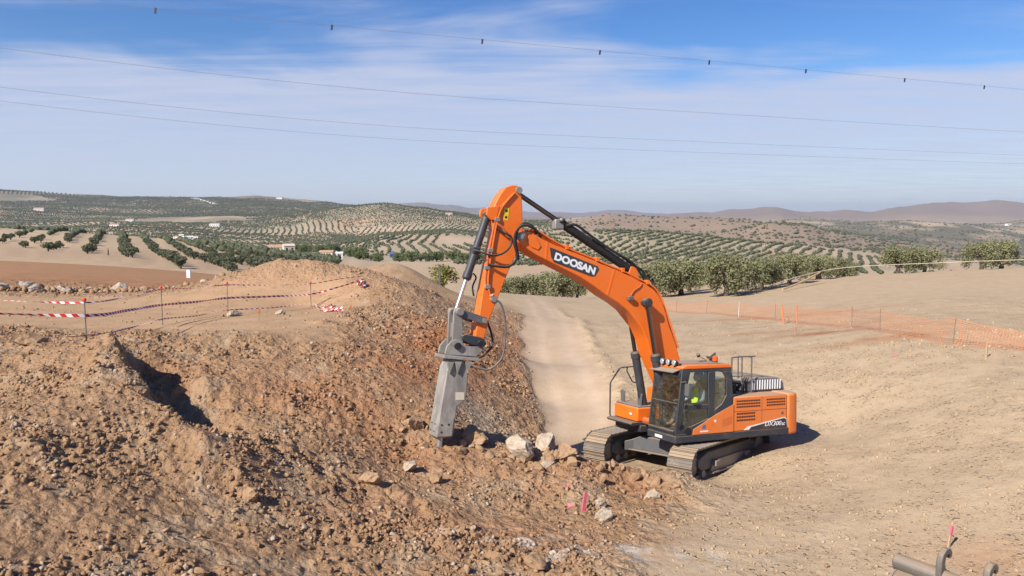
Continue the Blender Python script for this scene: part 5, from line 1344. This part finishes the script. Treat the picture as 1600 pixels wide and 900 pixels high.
# ------------------------------------------------------------------ people
def skinned(name, joints, bones, mat, parent=None, sub=2, root=0):
    """one continuous surface grown round a skeleton: joints = (x, y, z, radius[, radius2])"""
    me = bpy.data.meshes.new(name)
    me.from_pydata([j[:3] for j in joints], bones, [])
    o = bpy.data.objects.new(name, me); COL.objects.link(o)
    sk = o.modifiers.new('skin', 'SKIN'); sk.use_smooth_shade = True; sk.branch_smoothing = 0.6
    lay = me.skin_vertices[0] if me.skin_vertices else None
    if lay is None:
        bm = bmesh.new(); bm.from_mesh(me); bm.verts.layers.skin.verify(); bm.to_mesh(me); bm.free()
        lay = me.skin_vertices[0]
    for i, j in enumerate(joints):
        lay.data[i].radius = (j[3], j[4] if len(j) > 4 else j[3]); lay.data[i].use_root = (i == root)
    ss = o.modifiers.new('sub', 'SUBSURF'); ss.levels = sub; ss.render_levels = sub
    dg = bpy.context.evaluated_depsgraph_get()
    out = bpy.data.meshes.new_from_object(o.evaluated_get(dg))
    bpy.data.objects.remove(o)
    out.materials.clear(); out.materials.append(mat); out.name = name
    out.polygons.foreach_set('use_smooth', [True] * len(out.polygons))
    r = bpy.data.objects.new(name, out); COL.objects.link(r)
    if parent: r.parent = parent
    return r

def hand(J, B, wrist, fwd, side):
    """palm, four fingers and thumb curling forward and down from the wrist joint"""
    w0 = Vector(J[wrist][:3]); f = Vector(fwd).normalized(); s = Vector(side).normalized(); d = Vector((0, 0, -1))
    palm = len(J); p = w0 + f * 0.07; J.append((*p, 0.034, 0.02)); B.append((wrist, palm))
    for k, ln in enumerate((0.055, 0.065, 0.06, 0.048)):
        a = p + f * 0.03 + s * (k - 1.5) * 0.02
        b = a + f * ln * 0.6; c = b + (f * 0.4 + d * 0.9).normalized() * ln * 0.6
        i = len(J); J += [(*a, 0.010), (*b, 0.009), (*c, 0.008)]; B += [(palm, i), (i, i + 1), (i + 1, i + 2)]
    a = w0 + f * 0.04 - s * 0.035; b = a + (f - s * 0.5).normalized() * 0.035
    i = len(J); J += [(*a, 0.011), (*b, 0.009)]; B += [(palm, i), (i, i + 1)]

def head_mesh(name, c, fwd, mat, parent, r=0.105):
    bm = bmesh.new(); bmesh.ops.create_icosphere(bm, subdivisions=3, radius=1.0)
    f = Vector(fwd).normalized(); s = Vector((0, 0, 1)).cross(f); u = Vector((0, 0, 1))
    for v in bm.verts:
        q = v.co.copy(); x, y, z = q.x, q.y, q.z
        k = 1.0 - 0.22 * max(0, -z)                        # narrower jaw
        bump = 0.26 * math.exp(-((y / 0.13) ** 2 + ((z + 0.12) / 0.2) ** 2)) if x > 0 else 0            # nose
        bump -= 0.10 * (math.exp(-(((y - 0.36) / 0.17) ** 2 + ((z - 0.08) / 0.12) ** 2)) + math.exp(-(((y + 0.36) / 0.17) ** 2 + ((z - 0.08) / 0.12) ** 2))) if x > 0 else 0   # eye sockets
        bump -= 0.06 * math.exp(-((y / 0.3) ** 2 + ((z + 0.48) / 0.05) ** 2)) if x > 0 else 0           # mouth line
        ear = 0.16 * math.exp(-(((x + 0.05) / 0.14) ** 2 + ((z + 0.05) / 0.2) ** 2)) if abs(y) > 0.8 else 0
        v.co = Vector(c) + f * (x * (0.95 + bump) * r) + s * (y * (0.76 + ear) * k * r) + u * (z * 1.16 * r)
    me = bpy.data.meshes.new(name); bm.to_mesh(me); bm.free()
    me.materials.append(mat); me.polygons.foreach_set('use_smooth', [True] * len(me.polygons))
    o = bpy.data.objects.new(name, me); COL.objects.link(o); o.parent = parent
    return o

def cap_mesh(name, c, fwd, mat, parent, r=0.112):
    bm = bmesh.new(); bmesh.ops.create_icosphere(bm, subdivisions=3, radius=1.0)
    bmesh.ops.delete(bm, geom=[v for v in bm.verts if v.co.z < (0.28 if v.co.x > 0.2 else -0.25)], context='VERTS')
    f = Vector(fwd).normalized(); s = Vector((0, 0, 1)).cross(f)
    for v in bm.verts:
        q = v.co.copy(); v.co = Vector(c) + f * q.x * 0.99 * r + s * q.y * 0.82 * r + Vector((0, 0, 1)) * (q.z * 1.18 * r)
    me = bpy.data.meshes.new(name); bm.to_mesh(me); bm.free()
    me.materials.append(mat); me.polygons.foreach_set('use_smooth', [True] * len(me.polygons))
    o = bpy.data.objects.new(name, me); COL.objects.link(o); o.parent = parent
    return o

# operator on the seat, facing the machine's front
op = empty('person', EX.location)
op.matrix_basis = Matrix.Translation(EX.location) @ TILT @ Matrix.Translation((0.17, 0.02, 0.12))
tag(op, 'operator in a lime safety vest seated inside the excavator cab', 'person')
J = [(0.20, .86, 1.76, .135, .12), (0.14, .86, 2.00, .13, .11), (0.10, .86, 2.22, .15, .11), (0.10, .86, 2.35, .055), (0.13, .86, 2.44, .055)]
B = [(0, 1), (1, 2), (2, 3), (3, 4)]
for s in (1, -1):
    n = len(J)
    J += [(0.10, .86 + s * .19, 2.24, .062), (0.16, .86 + s * .27, 1.98, .05), (0.42, .86 + s * .33, 1.88, .04), (0.50, .86 + s * .34, 1.90, .03)]
    B += [(2, n), (n, n + 1), (n + 1, n + 2), (n + 2, n + 3)]
    hand(J, B, n + 3, (1, 0, 0.1), (0, s, 0))
    n = len(J)
    J += [(0.25, .86 + s * .10, 1.74, .085), (0.66, .86 + s * .12, 1.74, .065), (0.86, .86 + s * .12, 1.40, .05), (0.90, .86 + s * .12, 1.35, .045), (1.04, .86 + s * .12, 1.345, .035)]
    B += [(0, n), (n, n + 1), (n + 1, n + 2), (n + 2, n + 3), (n + 3, n + 4)]
body = skinned('body', J, B, M['skin'], op)
head_mesh('head', (0.15, .86, 2.55), (1, 0, -0.1), M['skin'], op)
cap_mesh('hair', (0.145, .86, 2.56), (1, 0, 0), M['hair'], op)
VJ = [(0.20, .86, 1.78, .15, .135), (0.14, .86, 2.00, .148, .128), (0.10, .86, 2.22, .165, .125), (0.10, .86, 2.31, .085)]
skinned('safety_vest', VJ, [(0, 1), (1, 2), (2, 3)], M['vest'], op)
for s in (1, -1):
    skinned('shirt_sleeve', [(0.10, .86 + s * .17, 2.25, .075), (0.16, .86 + s * .27, 1.98, .062), (0.36, .86 + s * .32, 1.90, .052)], [(0, 1), (1, 2)], M['shirt'], op)
    skinned('trouser_leg', [(0.20, .86 + s * .09, 1.75, .10), (0.66, .86 + s * .12, 1.745, .08), (0.85, .86 + s * .12, 1.42, .066)], [(0, 1), (1, 2)], M['trousers'], op)

# walker far away on the left field
px_, py_ = -93.0, 170.0
wk = empty('person', (px_, py_, float(base_height(np.array([px_]), np.array([py_]))[0])), rad(200))
tag(wk, 'person in dark clothes standing far off on the tan field', 'person')
J = [(0, 0, .95, .13, .11), (0, 0, 1.2, .12, .10), (0, 0, 1.40, .15, .10), (0, 0, 1.52, .055), (0.01, 0, 1.60, .055)]
B = [(0, 1), (1, 2), (2, 3), (3, 4)]
for s in (1, -1):
    n = len(J); J += [(0, s * .20, 1.40, .06), (0.02, s * .26, 1.12, .048), (0.10, s * .25, .90, .036), (0.12, s * .25, .86, .03)]
    B += [(2, n), (n, n + 1), (n + 1, n + 2), (n + 2, n + 3)]
    hand(J, B, n + 3, (0.3, 0, -1), (0, s, 0.01))
    n = len(J); J += [(0, s * .10, .88, .09), (0.02 + s * .06, s * .11, .48, .065), (-0.02 + s * .10, s * .11, .09, .048), (0.12 + s * .10, s * .12, .05, .04)]
    B += [(0, n), (n, n + 1), (n + 1, n + 2), (n + 2, n + 3)]
skinned('body', J, B, M['skin'], wk)
head_mesh('head', (0.02, 0, 1.70), (1, 0, 0), M['skin'], wk)
cap_mesh('hair', (0.015, 0, 1.71), (1, 0, 0), M['hair'], wk)
skinned('jacket', [(0, 0, .93, .15, .13), (0, 0, 1.2, .138, .118), (0, 0, 1.40, .165, .115), (0, 0, 1.48, .09)], [(0, 1), (1, 2), (2, 3)], M['trousers'], wk)
for s in (1, -1):
    skinned('jacket_sleeve', [(0, s * .18, 1.41, .07), (0.02, s * .26, 1.12, .06), (0.09, s * .25, .92, .048)], [(0, 1), (1, 2)], M['trousers'], wk)
    skinned('trouser_leg', [(0, s * .09, .92, .105), (0.02 + s * .06, s * .11, .48, .08), (-0.02 + s * .10, s * .11, .11, .066)], [(0, 1), (1, 2)], M['trousers'], wk)
# ------------------------------------------------------------------ barrier tape and posts
def tape_mat():
    m, t = new_mat('red_white_barrier_tape')
    uv = t.n('ShaderNodeUVMap').outputs[0]
    sp = t.n('ShaderNodeSeparateXYZ', {0: uv})
    k = t.math('ADD', sp.outputs[0], t.math('MULTIPLY', sp.outputs[1], 0.06))
    fac = t.math('GREATER_THAN', t.math('FRACT', t.math('MULTIPLY', k, 1 / 0.26)), 0.5)
    c = t.mix(fac, (0.72, 0.69, 0.66), (0.52, 0.035, 0.035))
    return finish(m, t, c, 0.85, spec=0.1)
M['tape'] = tape_mat()

def ribbon(name, path, width, twist, label, group=None, kind_mat='tape'):
    P = spline(path, 14)
    vs, fs, uvs, L = [], [], [], 0.0
    for i, p in enumerate(P):
        if i: L += (p - P[i - 1]).length
        d = (P[min(i + 1, len(P) - 1)] - P[max(i - 1, 0)]).normalized()
        s = d.cross(Vector((0, 0, 1))).normalized()
        a = twist * math.sin(L * 0.55) + 0.5 * math.sin(L * 1.7 + 1)
        w_ = (Vector((0, 0, 1)) * math.cos(a) + s * math.sin(a)) * width / 2
        n_ = d.cross(w_).normalized() * 0.0006
        vs += [p - w_ - n_, p + w_ - n_, p + w_ + n_, p - w_ + n_]
        uvs += [(L, 0), (L, 1), (L, 1), (L, 0)]
    for i in range(len(P) - 1):
        for k in range(4):
            a, b = i * 4 + k, i * 4 + (k + 1) % 4
            fs.append((a, b, b + 4, a + 4))
    me = bpy.data.meshes.new(name); me.from_pydata([tuple(v) for v in vs], [], fs)
    ul = me.uv_layers.new(name='UVMap')
    for lp in me.loops: ul.data[lp.index].uv = uvs[lp.vertex_index]
    me.materials.append(M[kind_mat])
    o = bpy.data.objects.new(name, me); COL.objects.link(o)
    return tag(o, label, 'tape', group)

POSTS = [(-10.50, 18.0, 1.26), (-11.28, 23.6, 1.26), (-11.25, 29.0, 1.24), (-9.05, 33.0, 1.15)]
plabs = ['thin steel bar with a red cap nearest the camera, carrying the tapes', 'second thin bar with a red cap along the tape', 'third thin bar along the tape beside a pale rock', 'short thin bar where the tape bends towards the heap']
TOPS = []
for (x, y, h), lab in zip(POSTS, plabs):
    z = gz(x, y)
    r = empty('tape_post', (x, y, z))
    MB().tube([(0, 0, -0.25), (0.0, 0, h - 0.04)], 0.016, 8).build('bar', M['rebar'], r)
    MB().tube([(0, 0, h - 0.07), (0, 0, h - 0.01), (0, 0, h + 0.015)], [0.045, 0.045, 0.025], 10).build('cap', M['redcap'], r)
    tag(r, lab, 'post', 'bars carrying the barrier tape')
    TOPS.append((x, y, z))
def tape_line(fracs, start, end, sag):
    pts = [start]
    for i, (x, y, z) in enumerate(TOPS):
        q = Vector((x, y, z + fracs[i]))
        pts.append(tuple(Vector(pts[-1]).lerp(q, 0.5) - Vector((0, 0, sag))))
        pts.append(tuple(q))
    for e in end: pts.append(e)
    return pts
hx, hy = -7.9, 37.0
ribbon('barrier_tape', tape_line((1.16, 1.16, 1.14, 1.05), (-16.2, 19.8, gz(-16.2, 19.8) + 1.12), [(-7.9, 33.8, gz(-7.9, 33.8) + 0.75), (-6.9, 34.2, gz(-6.9, 34.2) + 0.5)], 0.04), 0.045, 1.5, 'uppermost red and white tape strung between the bars', 'tapes strung between the bars')
ribbon('barrier_tape', tape_line((0.84, 0.66, 0.62, 0.58), (-16.0, 17.8, gz(-16.0, 17.8) + 0.86), [(-8.0, 33.5, gz(-8.0, 33.5) + 0.5), (-6.9, 34.2, gz(-6.9, 34.2) + 0.35)], 0.02), 0.08, 0.5, 'broad middle red and white tape strung between the bars', 'tapes strung between the bars')
ribbon('barrier_tape', tape_line((0.34, 0.20, 0.14, 0.16), (-15.0, 16.2, gz(-15.0, 16.2) + 0.28), [(-8.2, 31.0, gz(-8.2, 31.0) + 0.12), (-7.5, 29.6, gz(-7.5, 29.6) + 0.10)], 0.05), 0.045, 1.2, 'lowest red and white tape trailing close to the ground', 'tapes strung between the bars')
def tangle(x, y, n, r, label, seed):
    rg = np.random.default_rng(seed)
    z = gz(x, y)
    root = empty('tape_bundle', (x, y, z))
    for i in range(n):
        pts = [tuple(np.array([0, 0, 0.10]) + rg.normal(0, 1, 3) * np.array([r, r, r * 0.35])) for _ in range(5)]
        o = ribbon('tape_loop', [(a, b, abs(c) + 0.03) for a, b, c in pts], 0.07, 1.5, None)
        del o['category']; o.parent = root
    return tag(root, label, 'tape')
t1 = tangle(-7.4, 29.6, 5, 0.30, 'crumpled red and white tape lying in a heap on the bank', 4)
MB().prism([(-0.15, 0.05), (0.15, 0.05), (0.10, 0.16), (-0.08, 0.18)], -0.1, 0.1).build('orange_scrap', M['net'], t1, 0.02)
tangle(-6.9, 34.2, 4, 0.22, 'tape ends knotted round a stick on the spoil heap', 9)

# ------------------------------------------------------------------ stakes, paint marks, small markers
def stake(x, y, h, w_, mats, label, lean=0.0):
    z = gz(x, y)
    r = empty('stake', (x, y, z)); r.rotation_euler = (lean, lean * 0.6, 0.4)
    MB().prism([(-w_, -0.15), (w_, -0.15), (w_, h * 0.55), (-w_, h * 0.55)], -0.012, 0.012).build('shaft', M[mats[0]], r)
    MB().prism([(-w_ - 0.003, h * 0.55 + 0.001), (w_ + 0.003, h * 0.55 + 0.001), (w_ + 0.003, h * 0.9), (-w_, h)], -0.015, 0.015).build('painted_top', M[mats[1]], r)
    return tag(r, label, 'stake')
stake(7.85, 12.75, 0.44, 0.022, ('wood', 'pink'), 'wooden stake sprayed pink standing near the lower right corner', 0.08)
stake(1.50, 15.0, 0.42, 0.035, ('pink', 'pink'), 'short bright pink stake in the pit in front of the excavator', 0.12)
stake(-8.5, 24.6, 0.46, 0.03, ('wood', 'net'), 'orange tipped stake on the bank under the trailing tape', 0.05)
stake(-6.05, 27.5, 0.42, 0.03, ('wood', 'net'), 'faint orange stake on the bank right of the crumpled tape')
stake(15.85, 24.3, 0.55, 0.03, ('wood', 'wood'), 'pale wooden stake before the net at the right edge')
stake(13.2, 34.0, 0.4, 0.03, ('wood', 'net'), 'faint pinkish stake on the right bank below the net')

def splash(x, y, rx, ry, label, seed):
    """thin coat of spray paint following the ground"""
    rg = np.random.default_rng(seed)
    n = 26
    root = []
    v = [(x, y)]
    for ring in (0.5, 1.0):
        for k in range(n):
            a = 2 * math.pi * k / n
            q = ring * (1 + rg.uniform(-0.35, 0.25) * (ring > 0.9))
            v.append((x + math.cos(a) * rx * q, y + math.sin(a) * ry * q))
    v = np.array(v)
    z = ground_z(v[:, 0], v[:, 1]) + 0.012
    f = [(0, 1 + k, 1 + (k + 1) % n) for k in range(n)] + [(1 + k, 1 + n + k, 1 + n + (k + 1) % n, 1 + (k + 1) % n) for k in range(n)]
    m = MB().add([(a, b, c) for (a, b), c in zip(v, z)], f)
    o = m.build('paint_mark', M['pink'])
    return tag(o, label, 'paint mark')
splash(1.24, 15.3, 0.09, 0.11, 'pink spray mark left of the pink stake in the pit', 1)
splash(1.26, 16.0, 0.06, 0.13, 'faint pink spray mark above the other one in the pit', 2)
splash(14.0, 26.6, 0.11, 0.10, 'left pink spray mark on the bank below the net', 3)
splash(14.65, 26.2, 0.13, 0.09, 'right pink spray mark on the bank below the net', 5)

mk = empty('marker', (-26.8, 61.0, float(base_height(np.array([-26.8]), np.array([61.0]))[0])))
MB().prism([(-0.16, -0.2), (0.16, -0.2), (0.16, 0.58), (0.10, 0.66), (-0.10, 0.66), (-0.16, 0.58)], -0.08, 0.08).build('slab', M['plastic_white'], mk, 0.02)
tag(mk, 'upright white marker slab on the red strip left of the spoil heap', 'marker')
mk2 = empty('traffic_cone', (-20.2, 48.0, gz(-20.2, 48.0)))
MB().tube([(0, 0, 0.03), (0, 0, 0.45)], [0.12, 0.03], 12).box((-0.16, -0.16, 0.0), (0.16, 0.16, 0.03)).build('cone_body', M['plastic_white'], mk2)
tag(mk2, 'small white cone at the left foot of the spoil heap', 'cone')

# ------------------------------------------------------------------ orange net fence on the right bank
FN = [(18.6, 23.1), (16.32, 27.0), (15.62, 31.0), (16.27, 35.0), (15.60, 40.0), (15.47, 43.0), (14.86, 48.0), (14.60, 55.0), (13.70, 61.0), (12.0, 66.0)]
FN = [(20.4, 20.0)] + FN
fence = empty('net_fence', (FN[1][0], FN[1][1], gz(*FN[1])))
tag(fence, 'orange plastic net fence sagging between thin bars along the right bank', 'fence')
fo = Vector(fence.location)
net = MB()
prev = None
for i, (x, y) in enumerate(FN):
    z = gz(x, y)
    lean = Vector((RNG.uniform(-.06, .06), RNG.uniform(-.04, .04), 0))
    pm = MB().tube([Vector((x, y, z - 0.2)) - fo, Vector((x, y, z + 1.02)) + lean - fo], 0.014 if i not in (5,) else 0.03, 8)
    pm.build('fence_post', M['rebar'] if i not in (5, 7) else (M['net'] if i == 5 else M['plastic_white']), fence)
    if prev:
        (xa, ya, za, la), (xb, yb, zb, lb_) = prev, (x, y, z, lean)
        Ls = math.hypot(xb - xa, yb - ya)
        n = int(Ls / 0.11)
        xs = np.linspace(xa, xb, n + 1); ys = np.linspace(ya, yb, n + 1)
        gl = np.minimum(ground_z(xs, ys), za + (zb - za) * np.linspace(0, 1, n + 1) + 0.12)
        d = Vector((xb - xa, yb - ya, 0)).normalized()
        sd = Vector((-d.y, d.x, 0))
        rowsn = 12
        grid = []
        for k in range(n + 1):
            tt = k / n
            sag = 0.17 * 4 * tt * (1 - tt)
            top = za + (zb - za) * tt + 0.98 - sag
            bot = gl[k] + 0.02
            ln = la.lerp(lb_, tt)
            grid.append([Vector((xs[k], ys[k], bot + (top - bot) * r / rowsn)) + ln * (r / rowsn) + sd * 0.05 * math.sin(tt * 9 + r * 0.5) - fo for r in range(rowsn + 1)])
        wv = 0.0055
        for k in range(n + 1):
            for r in range(0, rowsn, 3):
                a, b = grid[k][r], grid[k][min(r + 3, rowsn)]
                net.add([a - d * wv, a + d * wv, b + d * wv, b - d * wv], [(0, 1, 2, 3)])
        for r in range(rowsn + 1):
            hw = 0.008 if r in (0, rowsn) else 0.0055
            for k in range(0, n, 2):
                a, b = grid[k][r], grid[min(k + 2, n)][r]
                net.add([a - Vector((0, 0, hw)), b - Vector((0, 0, hw)), b + Vector((0, 0, hw)), a + Vector((0, 0, hw))], [(0, 1, 2, 3)])
    prev = (x, y, z, lean)
me = bpy.data.meshes.new('net'); me.from_pydata(net.v, [], net.f); me.materials.append(M['net'])
no = bpy.data.objects.new('net', me); COL.objects.link(no); no.parent = fence
no['kind'] = 'stuff'
st = MB().tube([Vector((15.1, 40.6, gz(15.1, 40.6) - .1)) - fo, Vector((14.95, 40.6, gz(15.1, 40.6) + 1.0)) - fo], 0.05, 8).build('net_roll', M['net'], fence)
MB()

# pale hose slung across the field behind the net
hz = [(27.0, 78.0, 0.6), (36.0, 82.0, 1.6), (46.0, 78.0, 1.7), (54.0, 74.0, 1.8), (66.0, 72.0, 2.1)]
hp = [(x, y, float(base_height(np.array([x]), np.array([y]))[0]) + h) for x, y, h in hz]
tag(MB().tube(spline(hp, 8), 0.028, 6).build('hose_line', M['wall_cream']), 'thin pale hose slung across the levelled field before the olives', 'hose')
bl = [(28.0, 76.0, 0.25), (31.0, 79.0, 0.6), (34.5, 82.5, 1.3)]
bp = [(x, y, float(base_height(np.array([x]), np.array([y]))[0]) + h) for x, y, h in bl]
tag(MB().tube(spline(bp, 6), [0.10] * 13, 7).build('branch', M['wood']), 'pale cut branch lying by the leaning olive', 'branch')
pw = MB().box((-0.25, -0.2, -0.2), (0.25, 0.2, 1.0)).prism([(-0.3, 1.0), (0.3, 1.0), (0, 1.25)], -0.25, 0.25).build('marker', M['plastic_white'])
pw.location = (68.0, 115.0, float(base_height(np.array([68.0]), np.array([115.0]))[0]) + 0.4)
tag(pw, 'small white post box beyond the crest under the right olives', 'marker')

# ------------------------------------------------------------------ bucket lying at the lower right corner
bk_root = empty('excavator_bucket', (6.30, 10.22, gz(6.3, 10.22) - 0.05), rad(-52))
tag(bk_root, 'worn dark grey bucket with two hooked ears cut by the lower right corner', 'bucket')
zt = 1.82 - bk_root.location.z                                  # height of the cross tube over the base
prof = [(0.70, 0.05), (0.30, -0.02), (-0.10, 0.05), (-0.32, 0.28), (-0.36, zt * 0.6), (-0.22, zt - 0.12), (-0.02, zt - 0.06), (0.25, zt - 0.10)]
inn = [(a * 0.93 + 0.02, b * 0.93 + 0.03) for a, b in prof][::-1]
MB().prism(prof + inn, -0.66, 0.95, 'x').build('shell', M['bucket'], bk_root, 0.012)
for xx in (-0.69, 0.953):
    MB().prism(prof, xx, xx + 0.027, 'x').build('side_plate', M['bucket'], bk_root, 0.006)
MB().tube([(-0.74, 0, zt), (-0.72, 0, zt), (1.0, 0, zt - 0.02), (1.02, 0, zt - 0.02)], [0.09, 0.125, 0.125, 0.09], 20).build('cross_tube', M['bucket'], bk_root, smooth=False)
hook = [(-0.12, 0.0), (-0.12, 0.22), (-0.07, 0.33), (0.05, 0.385), (0.18, 0.36), (0.245, 0.28), (0.225, 0.22), (0.17, 0.20), (0.16, 0.26), (0.09, 0.29), (0.025, 0.25), (0.01, 0.17), (0.04, 0.10), (0.15, 0.03), (0.22, 0.0)]
for xx in (-0.12, 0.48):
    MB().prism([(a, zt + 0.04 + b) for a, b in hook], xx, xx + 0.085, 'x').build('hook_ear', M['bucket'], bk_root, 0.02)
for k in range(4):
    MB().prism([(0.68, 0.04), (0.90, 0.05), (0.92, 0.07), (0.68, 0.12)], -0.55 + k * 0.4, -0.43 + k * 0.4, 'x').build('tooth', M['bucket'], bk_root, 0.006)

# ------------------------------------------------------------------ overhead lines
def cable(x0, y0, h, k0, k1, sag, label, marks=None):
    D = Vector((0.93, 0.37, 0)).normalized()
    P = []
    for i in range(61):
        s = k0 + (k1 - k0) * i / 60
        t_ = (i / 60 - 0.5) * 2
        P.append(Vector((x0, y0, 0)) + D * s + Vector((0, 0, EYE + h - sag * (1 - t_ * t_) + (0.0011 * min(s, 0) ** 2 if not marks else 0))))
    o = MB().tube(P, 0.010, 6).build('power_cable', M['cable'])
    tag(o, label, 'cable', 'overhead power cables')
    for s in marks or []:
        t_ = ((s - k0) / (k1 - k0) - 0.5) * 2
        c = Vector((x0, y0, 0)) + D * s + Vector((0, 0, EYE + h - sag * (1 - t_ * t_)))
        MB().prism([(-0.07, -0.30), (0.05, -0.28), (0.09, 0.02), (-0.04, 0.06)], -0.012, 0.012).build('bird_marker', M['marker_black'], o).location = c
    return o
cable(-20.6, 44.0, 12.15, -60, 140, 0.35, 'highest thin cable carrying small black bird markers', [-9.6, 0, 10, 20, 29.0, 38.5, 48, 59, 69, 80])
cable(0.0, 53.5, 8.5, -70, 130, 0.45, 'cable second from the top crossing the whole sky')
cable(0.0, 62.0, 7.1, -80, 130, 0.4, 'third cable from the top, upper one of the close pair')
cable(0.0, 66.5, 6.55, -85, 130, 0.4, 'lowest cable, just under its close neighbour')

# ------------------------------------------------------------------ air between here and the hills
hz_mat = bpy.data.materials.new('valley_haze')
hz_mat.use_nodes = True
hz_mat.node_tree.nodes.clear()
hzt = NT(hz_mat.node_tree)
vol = hzt.n('ShaderNodeVolumePrincipled', {'Color': (0.80, 0.88, 1.0, 1), 'Density': 6e-5, 'Anisotropy': 0.2})
hzt.n('ShaderNodeOutputMaterial', {1: vol.outputs[0]})
zmin = float(RH.min()) - 30
haze = MB().box((-17500, -40, zmin), (17500, 17400, float(RH.max()) + 40)).build('haze', hz_mat)
tag(haze, 'thin pale haze in the air over the valley', 'haze', None, 'stuff')
